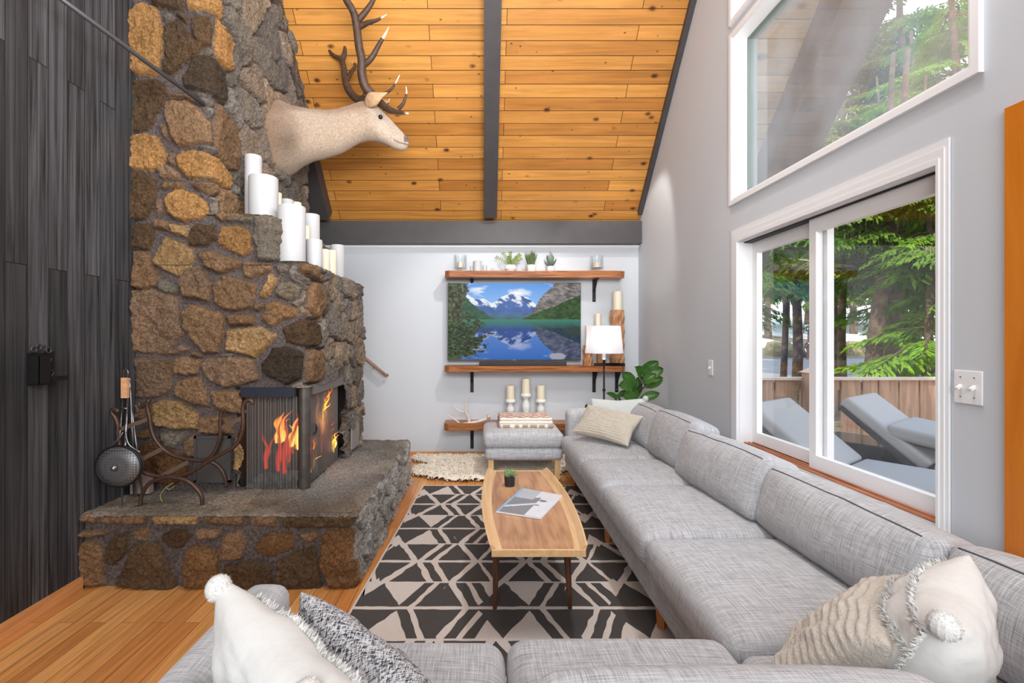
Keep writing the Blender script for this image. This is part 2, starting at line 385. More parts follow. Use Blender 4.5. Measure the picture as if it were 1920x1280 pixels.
# ------------------------------------------------------------------ the room shell
W = 5.27                     # back wall
XR = 1.71; XL = -2.09
ROOF = lambda y: 2.56+1.052*(W-y)        # underside of the roof boards
RIDGE = 0.6
def S(name, mb, m, parent=None, **kw):
    o = mb.build(name, m, parent, **kw)
    if parent is None: tag(o, kind='structure')
    return o
S('floor', MB().box(-4, 1.86, -2.8, 5.5, -.12, 0), M['floor'], uvfn=lambda v, n: (v[1], v[0]))
S('wall_back', MB().box(-4, 1.86, W, W+.15, 0, 2.40), M['white_wall'])
S('wall_rear', MB().box(-4, 1.86, -2.8, -2.65, 0, 4.6), M['white_wall'])
S('wall_stairwell', MB().box(-4.0, -3.85, -2.65, W, 0, 8), M['white_wall'])
b = MB(); b.box(XL-.12, XL, -2.65, 4.2, 0, 8.2)
S('wall_left', b, M['black_wood'], uvfn=lambda v, n: (v[2], v[1]))
b = MB(); b.box(XL, XL+.018, -2.65, 2.49, 0, .065); S('baseboard_left', b, M['baseboard'])
b = MB(); b.box(-1.9, XR, W-.018, W, 0, .065); S('baseboard_back', b, M['baseboard'])
# right gable wall with its openings, a prism per strip
W1 = (1.79, 3.20, .60, 1.95); W2 = (1.667, 3.27, 2.24, 3.35); W3 = (1.667, 3.27, 3.47, 4.55); D1 = (.62, 1.47, 0, 1.96)
XO = XR+.15
b = MB()
edges = sorted({-2.65, RIDGE, D1[0], D1[1], 1.667, 1.80, 3.20, 3.27, 5.42})
for y0, y1 in zip(edges[:-1], edges[1:]):
    ym = (y0+y1)/2; holes = [h for h in (W1, W2, W3, D1) if h[0]-1e-6 <= ym <= h[1]+1e-6]; holes.sort(key=lambda h: h[2]); z = 0
    rf = lambda y: (ROOF(y) if y >= RIDGE else ROOF(RIDGE)-(RIDGE-y)*1.052)+.05
    for h in holes:
        if h[2] > z: b.box(XR, XO, y0, y1, z, h[2])
        z = h[3]
    b.prism([(XR, y0, z), (XR, y1, z), (XR, y1, rf(y1)), (XR, y0, rf(y0))], (.15, 0, 0))
S('wall_right', b, M['white_wall'])
# roof boards
def roofslab(x0, x1, y0, y1, z0, z1, th=.16):
    return MB().prism([(x0, y0, z0), (x1, y0, z0), (x1, y1, z1), (x0, y1, z1)], (0, th*.72, th*.69))
sl = math.hypot(1, 1.052)
uvr = lambda v, n: (v[0]+3.3, (W-v[1])*sl+3.0)
S('ceiling', roofslab(-1.79, XR+.02, RIDGE, W+.1, ROOF(RIDGE), ROOF(W+.1)), M['ceiling'], uvfn=uvr)
S('ceiling_stairwell', roofslab(-3.9, -1.79, RIDGE, W+.1, ROOF(RIDGE), ROOF(W+.1)), M['black_wood'], uvfn=uvr)
S('ceiling_rear', MB().prism([(-3.9, RIDGE, ROOF(RIDGE)), (XR+.02, RIDGE, ROOF(RIDGE)), (XR+.02, -2.8, ROOF(RIDGE)-(RIDGE+2.8)*1.052), (-3.9, -2.8, ROOF(RIDGE)-(RIDGE+2.8)*1.052)], (0, -.1, .12)), M['ceiling'], uvfn=uvr)
S('trim_1', roofslab(XR+.02, 2.72, -1, 5.55, ROOF(RIDGE)-(RIDGE+1)*0+ (RIDGE+1)*1.052, ROOF(5.55)), M['soffit'], uvfn=uvr)
b = MB(); nrm = Vector((0, -.725, -.689))
a0 = Vector((2.72, -.5, ROOF(-.5))); a1 = Vector((2.72, 5.6, ROOF(5.6)))
b.prism([a0, a1, a1+nrm*.30, a0+nrm*.30], (.38, 0, 0)); S('trim_2', b, M['beam'])
# beams
def rafter(name, x0, x1, d, y0=RIDGE, y1=W-.1):
    b = MB(); a0 = Vector((x0, y0, ROOF(y0))); a1 = Vector((x0, y1, ROOF(y1)))
    b.prism([a0, a1, a1+nrm*d, a0+nrm*d], (x1-x0, 0, 0)); S(name, b, M['beam'])
rafter('trim_3', .012, .150, .13)
rafter('trim_4', -1.80, -1.62, .17)
rafter('trim_5', XR-.045, XR, .05)
S('trim_6', MB().box(-4, XR, W-.12, W, 2.325, 2.565), M['beam'])
S('trim_7', MB().box(-4, XR, W-.02, W, 2.300, 2.325), M['white_trim'])

# ------------------------------------------------------------------ windows and door
def frame_rect(b, x0, x1, y0, y1, z0, z1, w):
    b.box(x0, x1, y0, y0+w, z0, z1); b.box(x0, x1, y1-w, y1, z0, z1); b.box(x0, x1, y0+w, y1-w, z0, z0+w); b.box(x0, x1, y0+w, y1-w, z1-w, z1); return b
win = bpy.data.objects.new('window_1', None); COL.objects.link(win); win.location = (XR, 2.5, .6); tag(win, kind='structure')
b = MB(); y0, y1, z0, z1 = W1
for k, (w_, t_) in enumerate(((.085, .010), (.055, .015), (.02, .020))):   # stepped casing
    e_ = .001*k
    b.box(XR-t_, XR-.001*(2-k), y1-e_, y1+w_, z0-.03, z1+w_); b.box(XR-t_, XR-.001*(2-k), y0-w_*.45, y0+e_, z0-.03, z1+w_); b.box(XR-t_, XR-.001*(2-k), y0+e_, y1-e_, z1-e_, z1+w_)
b.build('casing', M['white_trim'], win)
b = MB(); b.box(XR, XO, y1-.006, y1, z0, z1); b.box(XR, XO, y0, y0+.006, z0, z1); b.box(XR, XO, y0, y1, z1-.006, z1); b.build('jamb', M['white_trim'], win)
b = MB(); b.box(XR-.03, XR+.02, y0-.03, y1+.08, z0-.035, z0-.012); b.build('sill', M['white_trim'], win)
b = MB(); b.box(XR+.005, XO, y0, y1, z0-.012, z0+.008)
for q in (.03, .055, .085): b.box(XR+q, XR+q+.008, y0, y1, z0+.008, z0+.016)
b.build('sill_track', wood_mat('track wood', C(150, 88, 58), C(206, 146, 108), (30, 2, 30)), win)
b = MB(); b.box(XR+.03, XR+.08, y0, y1, z1-.013, z1-.0065); b.build('head_track', M['black'], win)
for (nm, x, ya, yb) in (('sash', XR+.085, 2.50, y1-.006), ('sash', XR+.045, y0+.006, 2.58)):
    b = MB(); wv = .065
    b.box(x, x+.035, ya, ya+wv, z0+.012, z1-.012); b.box(x, x+.035, yb-wv*.8, yb, z0+.012, z1-.012)
    b.box(x, x+.035, ya+wv, yb-wv*.8, z0+.012, z0+.085); b.box(x, x+.035, ya+wv, yb-wv*.8, z1-.085, z1-.012)
    sa = b.build('sash', M['white_sash'], win)
    MB().box(x+.016, x+.019, ya+wv, yb-wv*.8, z0+.085, z1-.085).build('pane', M['glass'], sa)
b = MB(); hh = P(1533, 652, 2.6); hc = Vector((XR+.075, 2.62, 1.25))
b.tube([hc+Vector((-.012, .02*math.cos(a), .028*math.sin(a))) for a in np.linspace(0, 2*PI, 14)[:-1]], .004, 6, closed=True); b.tube([hc+Vector((-.012, -.03, .03)), hc+Vector((-.012, .03, -.01))], .004, 6)
b.build('latch', M['steel'], win)
win2 = bpy.data.objects.new('window_2', None); COL.objects.link(win2); win2.location = (XR, 2.5, 2.24); tag(win2, kind='structure')
for (o_, (y0, y1, z0, z1), nm) in ((win2, W2, 2), (None, W3, 3)):
    if o_ is None:
        o_ = bpy.data.objects.new('window_3', None); COL.objects.link(o_); o_.location = (XR, 2.5, 3.47); tag(o_, kind='structure')
    frame_rect(MB(), XR-.012, XR+.085, y0, y1, z0, z1, .012).build('jamb', M['white_sash'], o_)
    frame_rect(MB(), XR-.02, XR, y0-.03, y1+.03, z0-.03, z1+.03, .03).build('casing', M['white_trim'], o_)
    frame_rect(MB(), XR+.085, XO, y0, y1, z0, z1, .02).build('outer_stop', mat('weathered stop', C(120, 130, 126), .6), o_)
    MB().box(XR+.10, XR+.105, y0+.012, y1-.012, z0+.012, z1-.012).build('pane', M['hazy_glass'], o_)
dr = bpy.data.objects.new('door_1', None); COL.objects.link(dr); dr.location = (XR, 1.0, 0); tag(dr, kind='structure')
b = MB(); b.box(XR-.02, XR, 1.47, 1.555, 0, 2.045); b.box(XR-.02, XR, .53, .62, 0, 2.045); b.box(XR-.02, XR, .62, 1.47, 1.96, 2.045); b.build('casing', M['door_wood'], dr)
MB().box(XR+.03, XR+.07, .62, 1.47, 0, 1.96).build('door_leaf', M['door_wood'], dr)
MB().ball((XR-.03, .70, 1.0), .028).tube([(XR-.03, .70, 1.0), (XR+.03, .70, 1.0)], .012).build('door_handle', M['steel'], dr)
# ------------------------------------------------------------------ stone fireplace
def tr(sc, ox, oy, pts): return [(ox+x/sc, oy+y/sc) for x, y in pts]
def c1(*p): return tr(2.667, 0, 0, p)
def c4(*p): return tr(3.2, 220, 380, p)
def c5(*p): return tr(2.824, 120, 680, p)
o_, b_, d_, g_, r_ = C(190, 142, 88)[:3], C(150, 118, 88)[:3], C(104, 82, 60)[:3], C(134, 124, 110)[:3], C(150, 122, 98)[:3]
t_ = C(186, 150, 104)[:3]; k_ = C(78, 66, 54)[:3]; n_ = C(136, 100, 66)[:3]
MORT = np.array(C(122, 110, 106)[:3])
front_px = [
 (c1((640,60),(700,0),(770,20),(800,110),(800,200),(785,300),(790,360),(720,372),(660,360),(632,330),(632,180)), o_),
 (c1((730,-60),(910,-60),(905,40),(840,35),(745,10)), d_), (c1((920,-60),(1095,-60),(1090,25),(1000,35),(925,30)), o_),
 (c1((590,-60),(720,-60),(665,-10),(640,10),(596,0)), g_),
 (c1((810,130),(870,80),(930,150),(1000,210),(975,260),(900,320),(850,362),(795,350),(815,240)), d_),
 (c1((800,60),(850,50),(850,85),(815,100)), g_), (c1((865,55),(930,60),(925,110),(880,80)), d_), (c1((940,75),(1020,55),(1030,200),(985,215),(940,140)), d_),
 (c1((1050,35),(1110,40),(1190,80),(1200,230),(1130,255),(1045,245)), o_),
 (c1((900,390),(960,270),(1060,250),(1130,275),(1170,400),(1120,455),(990,440),(910,430)), k_),
 (c1((640,390),(760,380),(822,410),(815,480),(770,560),(740,620),(690,650),(636,650)), d_),
 (c1((845,452),(950,460),(945,482),(830,488)), b_), (c1((960,470),(1040,475),(1035,510),(1000,510)), g_),
 (c1((820,495),(930,495),(985,540),(1030,600),(1030,700),(960,725),(880,720),(845,680),(820,590)), b_),
 (c1((1045,475),(1110,465),(1250,500),(1300,620),(1285,740),(1180,775),(1060,745),(1040,700),(1040,560)), b_),
 (c1((775,620),(812,600),(838,690),(800,680)), r_),
 (c1((635,680),(700,655),(770,670),(820,750),(800,820),(740,850),(632,840)), o_),
 (c1((840,770),(872,762),(865,822),(830,812)), r_),
 (c1((870,780),(900,740),(1060,755),(1160,790),(1200,850),(1170,890),(1050,880),(920,885),(885,850)), o_),
 (c1((775,830),(830,818),(880,850),(895,890),(790,880)), r_),
 (c1((618,850),(700,850),(775,890),(770,960),(740,1050),(690,1105),(640,1095),(616,960)), d_),
 (c1((790,895),(900,905),(920,940),(800,945)), b_), (c1((950,905),(1045,900),(1050,960),(1010,965),(950,930)), b_),
 (c1((1060,905),(1130,895),(1290,920),(1300,1060),(1180,1085),(1100,1108),(1055,1070)), b_),
 (c1((805,985),(870,935),(960,960),(1010,1000),(1020,1060),(980,1095),(900,1100),(825,1060)), o_),
 (c1((770,990),(798,985),(803,1060),(760,1075)), r_),
 (c1((755,1090),(830,1095),(835,1150),(760,1145)), b_), (c1((842,1110),(920,1115),(925,1190),(860,1160)), t_),
 (c1((640,1120),(740,1110),(760,1170),(730,1250),(640,1240)), d_),
 (c1((930,1160),(975,1115),(1060,1120),(1070,1190),(1020,1230),(930,1225)), d_),
 (c1((1075,1200),(1095,1125),(1190,1120),(1250,1160),(1245,1250),(1200,1280),(1080,1220)), o_),
 (c1((1120,1078),(1250,1078),(1250,1112),(1120,1105)), g_),
 (c1((1268,1090),(1300,1065),(1400,1085),(1520,1100),(1520,1310),(1290,1300),(1265,1200)), g_),
 (c4((200,340),(245,250),(275,190),(350,220),(440,270),(440,350),(420,380),(350,440),(300,430),(200,370)), t_),
 (c4((475,290),(560,285),(700,330),(735,360),(700,400),(600,420),(520,390),(475,330)), b_),
 (c4((75,290),(160,285),(200,360),(225,450),(220,500),(150,520),(75,500)), b_),
 (c4((225,445),(270,460),(340,500),(355,540),(320,550),(225,525)), g_),
 (c4((360,470),(400,410),(480,370),(550,460),(530,590),(460,580),(390,570)), r_),
 (c4((550,490),(620,430),(740,460),(825,480),(830,520),(800,620),(740,640),(620,645),(570,600)), b_),
 (c4((740,348),(800,345),(920,375),(915,410),(860,430),(780,450),(740,440)), b_),
 (c4((930,365),(1015,362),(1020,410),(960,435)), g_),
 (c4((1070,362),(1160,345),(1240,380),(1340,390),(1350,440),(1180,430),(1070,410)), b_),
 (c4((835,560),(900,420),(950,455),(940,480),(880,570)), t_),
 (c4((930,530),(970,470),(1030,470),(1085,510),(1070,570),(1020,590),(940,550)), g_),
 (c4((1062,445),(1110,438),(1160,450),(1120,485)), g_),
 (c4((1115,520),(1165,455),(1250,450),(1350,470),(1370,600),(1280,680),(1200,690),(1110,620)), b_),
 (c4((75,520),(200,510),(345,560),(350,680),(385,790),(330,840),(275,915),(75,900)), r_),
 (c4((370,640),(450,605),(540,640),(630,670),(625,770),(590,900),(500,905),(420,820),(380,760)), b_),
 (c4((645,670),(820,660),(820,730),(660,740)), b_), (c4((808,600),(860,590),(870,620),(840,650),(810,640)), r_),
 (c4((848,675),(880,600),(950,580),(1070,640),(1060,680),(990,700),(910,745),(850,700)), b_),
 (c4((640,760),(740,745),(850,740),(945,790),(880,870),(820,930),(740,910),(640,890)), t_),
 (c4((970,760),(1080,690),(1190,700),(1300,720),(1310,820),(1250,865),(1070,860),(1000,840)), d_),
 (c4((290,890),(370,845),(410,880),(350,910),(295,915)), r_), (c4((430,885),(490,900),(480,930),(430,920)), b_), (c4((600,908),(680,900),(670,930),(605,932)), g_),
 (c4((75,940),(310,930),(305,1060),(290,1150),(200,1175),(80,1170)), r_),
 (c4((330,930),(400,920),(475,940),(475,1030),(400,1040),(335,1030)), b_),
 (c4((490,965),(520,925),(800,930),(840,1060),(760,1090),(640,1110),(540,1080),(500,1020)), r_),
 (c4((850,960),(920,870),(1000,860),(1090,900),(1085,1060),(1000,1095),(900,1050),(850,1000)), k_),
 (c4((1098,960),(1110,890),(1190,875),(1330,890),(1370,980),(1350,1060),(1240,1095),(1098,1085)), b_),
 (c4((320,1160),(335,1070),(390,1050),(480,1050),(520,1110),(540,1180),(530,1230),(440,1210)), b_),
 (c4((540,1130),(640,1130),(760,1140),(775,1200),(745,1275),(620,1260),(560,1220)), b_),
 (c5((430,230),(500,195),(600,200),(700,270),(700,360),(600,360),(480,340),(430,290)), t_),
 (c5((350,230),(428,228),(420,300),(355,310)), r_), (c5((710,290),(820,280),(880,300),(880,380),(715,380)), b_),
 (c5((370,362),(440,350),(450,400),(375,415)), b_), (c5((480,380),(560,365),(640,390),(600,430),(580,460),(510,450)), g_),
 (c5((620,430),(660,390),(700,400),(700,500),(640,500)), b_), (c5((375,440),(480,420),(620,500),(650,600),(560,660),(440,640),(380,560)), n_),
 (c5((890,420),(910,380),(930,290),(960,250),(1000,270),(1005,400),(1025,500),(1005,590),(940,605),(890,560)), t_),
 (c5((705,400),(870,400),(880,500),(870,640),(700,640)), g_), (c5((900,620),(985,610),(990,660),(905,665)), g_),
 (c5((945,180),(1000,178),(1000,235),(955,240)), g_),
]
hearth_px = [
 (c5((50,788),(160,792),(165,852),(60,850)), b_), (c5((175,795),(415,800),(412,862),(180,856)), b_), (c5((455,805),(700,798),(692,862),(470,866)), t_),
 (c5((725,795),(945,795),(945,864),(730,864)), b_), (c5((970,795),(1125,800),(1118,872),(980,864)), b_), (c5((1145,790),(1660,790),(1660,872),(1160,880)), d_),
 (c5((55,895),(200,890),(230,910),(160,932),(55,932)), b_), (c5((45,960),(150,950),(190,1000),(190,1100),(200,1190),(45,1200)), b_),
 (c5((200,990),(260,920),(330,900),(330,970),(290,1050),(240,1085),(195,1060)), d_), (c5((345,890),(430,880),(430,950),(350,950)), b_),
 (c5((250,1190),(300,1080),(350,970),(470,950),(500,990),(580,1150),(580,1212),(400,1212)), d_), (c5((500,920),(560,890),(640,890),(665,930),(610,1000),(550,990),(510,960)), d_),
 (c5((670,900),(740,885),(830,890),(810,940),(720,945)), b_), (c5((610,1090),(640,1000),(700,965),(780,990),(820,1060),(820,1195),(620,1205)), n_),
 (c5((800,1010),(860,900),(940,895),(950,970),(940,1040),(850,1060),(810,1050)), b_), (c5((1000,970),(1040,920),(1200,895),(1215,980),(1170,1010),(1080,1040),(1000,1000)), n_),
 (c5((1245,900),(1330,890),(1350,930),(1300,960),(1250,940)), b_), (c5((840,1085),(990,1040),(1100,1080),(1090,1208),(850,1208)), d_),
 (c5((1115,1060),(1220,1000),(1330,980),(1350,1090),(1360,1205),(1110,1205)), d_), (c5((1355,930),(1400,880),(1540,885),(1640,960),(1640,1205),(1400,1205),(1350,1100)), n_),
]
def sdist(px, py, poly):
    """signed distance (inside positive) of points to polygon"""
    n = len(poly); d = np.full(px.shape, 1e9); ins = np.zeros(px.shape, bool)
    for i in range(n):
        x0, y0 = poly[i]; x1, y1 = poly[(i+1) % n]; ex, ey = x1-x0, y1-y0
        t = np.clip(((px-x0)*ex+(py-y0)*ey)/(ex*ex+ey*ey+1e-12), 0, 1)
        d = np.minimum(d, np.hypot(px-x0-t*ex, py-y0-t*ey))
        c = ((y0 > py) != (y1 > py)) & (px < (x1-x0)*(py-y0)/(y1-y0+1e-12)+x0); ins ^= c
    return np.where(ins, d, -d)
def stones(Sg, Zg, polys, vor_from, seeds, scols, relief=.045, gap=.012, seedn=0, tilt=.012, rough=1.0):
    d = np.full(Sg.shape, -1.0); sid = np.full(Sg.shape, -1)
    cols = []
    for k, (pl, col) in enumerate(polys):
        cols.append(col); a = np.array(pl); wx = (vn(Sg, Zg, 14, 5)-.5)*.012+(vn(Sg, Zg, 45, 6)-.5)*.008; wy = (vn(Sg, Zg, 14, 9)-.5)*.012+(vn(Sg, Zg, 45, 8)-.5)*.008
        bb = (Sg > a[:, 0].min()-.03) & (Sg < a[:, 0].max()+.03) & (Zg > a[:, 1].min()-.03) & (Zg < a[:, 1].max()+.03)
        if not bb.any(): continue
        dd = sdist(Sg[bb]+wx[bb], Zg[bb]+wy[bb], pl); cur = d[bb]; up = dd > cur; cur[up] = dd[up]; d[bb] = cur; si = sid[bb]; si[up & (dd > 0)] = k; sid[bb] = si
    if len(seeds):
        base = len(cols); cols += scols
        wx = (vn(Sg, Zg, 7, 15)-.5)*.09+(vn(Sg, Zg, 40, 16)-.5)*.016; wy = (vn(Sg, Zg, 7, 19)-.5)*.09+(vn(Sg, Zg, 40, 17)-.5)*.016
        F1 = np.full(Sg.shape, 9.); F2 = np.full(Sg.shape, 9.); I1 = np.zeros(Sg.shape, int)
        for k, (sx_, sz_) in enumerate(seeds):
            q = np.hypot((Sg+wx-sx_), (Zg+wy-sz_)*1.1); nn = q < F1; F2 = np.where(nn, F1, np.minimum(F2, q)); I1 = np.where(nn, k, I1); F1 = np.where(nn, q, F1)
        dv = (F2-F1)/2-gap; use = (Sg > vor_from) & (sid < 0) & (d < -.012)
        dv = np.minimum(dv, np.where(d > -1, -d-.012, 9)); 
        d = np.where(use, dv, d); sid = np.where(use & (dv > 0), base+I1, sid)
    t = np.clip(d/.020, 0, 1); prof = np.clip(1-(1-t)**2.6, 0, 1)**.7
    rs = np.random.RandomState(11+seedn); K = len(cols)+1; hs = rs.uniform(.75, 1.3, K); tx = rs.uniform(-1, 1, K)*tilt; tz = rs.uniform(-1, 1, K)*tilt
    h = prof*relief*hs[sid]; cid = sid
    tl = (tx[cid]*np.sin(Sg*9+cid*1.7)+tz[cid]*np.cos(Zg*9+cid*2.3))
    rg = (fbm(Sg, Zg, 18, 4, 1)-.5)*.034+(fbm(Sg, Zg, 60, 3, 7)-.5)*.026
    h = np.where(sid >= 0, h+prof*(tl+rg*rough), (fbm(Sg, Zg, 12, 3, 4)-.5)*.010)
    ca = np.array(cols+[MORT]); hue = rs.uniform(.82, 1.18, (K, 1)); cc = ca[sid]*hue[sid]
    va = .72+.56*fbm(Sg, Zg, 7, 4, 2)
    og = np.clip((fbm(Sg, Zg, 4.5, 3, 30)-.52)*4, 0, 1)[..., None]
    cc = np.where((sid >= 0)[..., None], cc*va[..., None], ca[-1]*(.85+.3*fbm(Sg, Zg, 10, 3, 22))[..., None])
    cc = np.where((sid >= 0)[..., None], cc*(1-og*.35)+cc*np.array([1.25, 1.0, .7])*og*.35, cc)
    return h, cc, sid, d
def grid_obj(name, Pos, cc, mask, parent, m):
    ny, nx = Pos.shape[:2]; idx = np.arange(ny*nx).reshape(ny, nx)
    q = np.stack([idx[:-1, :-1], idx[:-1, 1:], idx[1:, 1:], idx[1:, :-1]], -1)
    if mask is not None: q = q[mask[:-1, :-1] & mask[1:, 1:] & mask[:-1, 1:] & mask[1:, :-1]]
    q = q.reshape(-1, 4); V = Pos.reshape(-1, 3)
    me = bpy.data.meshes.new(name); me.vertices.add(len(V)); me.vertices.foreach_set('co', V.astype(np.float32).ravel())
    me.loops.add(q.size); me.loops.foreach_set('vertex_index', q.ravel().astype(np.int32)); me.polygons.add(len(q))
    me.polygons.foreach_set('loop_start', np.arange(0, q.size, 4, dtype=np.int32)); me.polygons.foreach_set('loop_total', np.full(len(q), 4, dtype=np.int32))
    me.polygons.foreach_set('use_smooth', np.ones(len(q), bool)); me.update(calc_edges=True)
    ca = me.color_attributes.new('col', 'FLOAT_COLOR', 'POINT'); c4_ = np.concatenate([cc, np.ones(cc.shape[:2]+(1,))], -1).astype(np.float32); ca.data.foreach_set('color', c4_.ravel())
    me.materials.append(m); o = bpy.data.objects.new(name, me); return link(o, parent)
YF = 2.895; XA = -1.085; XB = -1.285; XC = -1.655; YB = 4.2; ZH = .387
def to_front(polys, Y, x_corner):
    out = []
    for pl, col in polys:
        q = [P(x, y, Y) for x, y in pl]; out.append(([(v.x-XL, v.z) for v in q], col))
    return out
def unwrap(s, wfront, wside, x0, y0, r=.035):
    """front face from x0 to x0+wfront at y0, then right face running back; rounded corner"""
    a = wfront-r; arc = r*PI/2; X = np.where(s < a, x0+s, 0.0); Y = np.full(s.shape, y0); nx = np.zeros(s.shape); ny = -np.ones(s.shape)
    m = (s >= a) & (s < a+arc); th = (s-a)/r; X = np.where(m, x0+a+r*np.sin(th), X); Y = np.where(m, y0+r-r*np.cos(th), Y); nx = np.where(m, np.sin(th), nx); ny = np.where(m, -np.cos(th), ny)
    m = s >= a+arc; X = np.where(m, x0+wfront, X); Y = np.where(m, y0+r+(s-a-arc), Y); nx = np.where(m, 1.0, nx); ny = np.where(m, 0.0, ny)
    return X, Y, nx, ny
def jitter_seeds(s0, s1, z0, z1, size, seed, zs=1.0):
    rs = np.random.RandomState(seed); out = []; z = z0; k = 0
    while z < z1+size:
        s = s0+(k % 2)*size*.5
        while s < s1+size: out.append((s+rs.uniform(-.36, .36)*size, z+rs.uniform(-.36, .36)*size*zs)); s += size
        z += size*zs*.9; k += 1
    return out
fire = thing('stone_fireplace', 'tall corner fireplace of tan and brown rough field stones with a raised stone hearth', 'fireplace', (-1.5, 3.4, 0))
STEP = .0068
def block(name, xr, z0, z1, yb, polys, seedsize, hole=None, seed=1, relief=.045, topflat=True, fn=None):
    wf = xr-XL; wsd = yb-YF; r = .035; L_ = wf-r+r*PI/2+wsd-r
    s = np.linspace(0, L_, int(L_/STEP)); z = np.linspace(z0, z1, int((z1-z0)/STEP)); Sg, Zg = np.meshgrid(s, z)
    seeds = jitter_seeds(wf+.02, L_, z0, z1, seedsize, seed, .85); rs = random.Random(seed)
    pal = [C(146, 136, 124)[:3], C(160, 144, 128)[:3], C(132, 122, 112)[:3], C(166, 146, 124)[:3], C(140, 132, 124)[:3]]
    sc = [pal[rs.randrange(5)] for _ in seeds]
    h, cc, sid, d = stones(Sg, Zg, to_front(polys, YF-.045, xr), -9 if False else wf-.06, seeds, sc, relief=relief, seedn=seed, gap=.006)
    if topflat: h = h*np.clip((z1-Zg)/.012, .7, 1)
    X, Y, nx, ny = unwrap(Sg, wf, wsd, XL, YF)
    Pos = np.stack([X+nx*h, Y+ny*h, Zg+0*h], -1)
    mask = None
    if hole: mask = ~hole(Sg, Zg, X, Y)
    return grid_obj(name, Pos, cc, mask, fire, M['stone'])
hole = lambda s, z, X, Y: (X > -1.435+.02*np.sin(z*23)) & (Y < 3.62+.02*np.sin(z*19)) & (z < 1.005)
block('chimney_base', XA, ZH-.03, 1.765, YB, front_px, .22, hole=hole, seed=3)
block('chimney_step', XB, 1.74, 2.045, YB, front_px, .22, seed=8)
block('chimney_stack', XC, 2.02, 4.95, 4.47, front_px, .30, seed=14, topflat=False)
# ledges on top of the steps, and the parts' rear faces
def slab_top(name, x0, x1, y0, y1, z, seed):
    x = np.linspace(x0, x1, max(8, int((x1-x0)/.012))); y = np.linspace(y0, y1, max(8, int((y1-y0)/.012))); Xg, Yg = np.meshgrid(x, y)
    h = (fbm(Xg, Yg, 9, 4, seed)-.5)*.014; cc = np.array(C(126, 116, 106)[:3])*(.7+.6*fbm(Xg, Yg, 8, 4, seed+3))[..., None]
    return grid_obj(name, np.stack([Xg, Yg, z+h], -1), cc, None, fire, M['stone'])
slab_top('ledge', XB-.02, XA+.018, YF-.018, YB+.01, 1.764, 1); slab_top('ledge', XC-.02, XB+.018, YF-.018, YB+.01, 2.044, 2)
MBm = MB(); MBm.box(XL, XA-.01, YB-.02, YB+.005, ZH, 1.76).box(XL, XB-.01, YB-.02, YB+.005, 1.7, 2.04).box(XL, XC-.01, 4.45, 4.475, 2.04, 4.9)
M['mortar'] = mat('mortar', (*MORT, 1), .95, noise=(12, .2), bump=(40, .6, .01))
MBm.build('rear_face', M['mortar'], fire)
# hearth
YH = 2.49+.035; XH = -.65-.035; YHB = 4.32
wf = XH-XL; wsd = YHB-YH; r = .03; L_ = wf-r+r*PI/2+wsd-r
s = np.linspace(0, L_, int(L_/STEP)); z = np.linspace(0, ZH, int(ZH/.0075)); Sg, Zg = np.meshgrid(s, z)
hp = []
for pl, col in hearth_px:
    q = [P(x, y, 2.49) for x, y in pl]; hp.append(([(v.x-XL, min(v.z, ZH-.004) if v.z < ZH+.03 else ZH+.03) for v in q], col))
seeds = jitter_seeds(wf+.06, L_, .0, ZH, .26, 21, .6); rs = random.Random(4); pal = [C(150, 146, 138)[:3], C(136, 130, 122)[:3], C(160, 154, 144)[:3]]
h, cc, sid, d = stones(Sg, Zg, hp, wf, seeds, [pal[rs.randrange(3)] for _ in seeds], relief=.035, seedn=9, gap=.004)
side = np.clip((Sg-wf+.004+(vn(Sg, Zg, 25, 60)-.5)*.03)/.012, 0, 1)[..., None]; grey = np.array(C(206, 200, 192)[:3])*(.6+.75*fbm(Sg, Zg, 9, 5, 8))[..., None]
cc = cc*(1-side)+(grey*.85+cc*.15)*side
h = h*np.clip((ZH-Zg)/.012, .5, 1)
X, Y, nx, ny = unwrap(Sg, wf, wsd, XL, YH); grid_obj('hearth_face', np.stack([X+nx*h, Y+ny*h, Zg], -1), cc, None, fire, M['stone'])
edge_h = h[-1]; 
x = np.linspace(XL, XH+.03, 165); y = np.linspace(YH-.03, YHB+.01, 200); Xg, Yg = np.meshgrid(x, y)
seeds = jitter_seeds(XL, XH, YH, YHB, .42, 33, .9); pal = [C(150, 144, 136)[:3], C(138, 131, 123)[:3], C(160, 153, 143)[:3]]
h, cc, sid, d = stones(Xg, Yg, [], -99, seeds, [pal[rs.randrange(3)] for _ in seeds], relief=.010, seedn=5, gap=-.004, tilt=.004, rough=.55)
ash = np.clip(1-np.hypot((Xg-XA-.12)/.30, (Yg-3.25)/.75), 0, 1)[..., None]
soot = np.clip((fbm(Xg, Yg, 3.2, 4, 40)-.5)*3, 0, 1)[..., None]
fr_ = np.clip((3.0-Yg)/.35, 0, 1)[..., None]; cc = cc*(1-fr_)+cc*np.array([1.12, .98, .84])*fr_; cc = cc*(1-soot*.35); cc = cc*(1-ash)+np.array(C(178, 176, 172)[:3])*ash
lip = np.clip(np.minimum(np.minimum(XH+.03-Xg, Yg-(YH-.03)), 9)/.02, 0, 1)
grid_obj('hearth_top', np.stack([Xg, Yg, ZH-.006+h*.8-(1-lip)*.012], -1), cc, None, fire, M['stone'])
MB().box(XL, XH+.02, YHB-.02, YHB+.005, 0, ZH-.01).build('hearth_end', M['mortar'], fire)
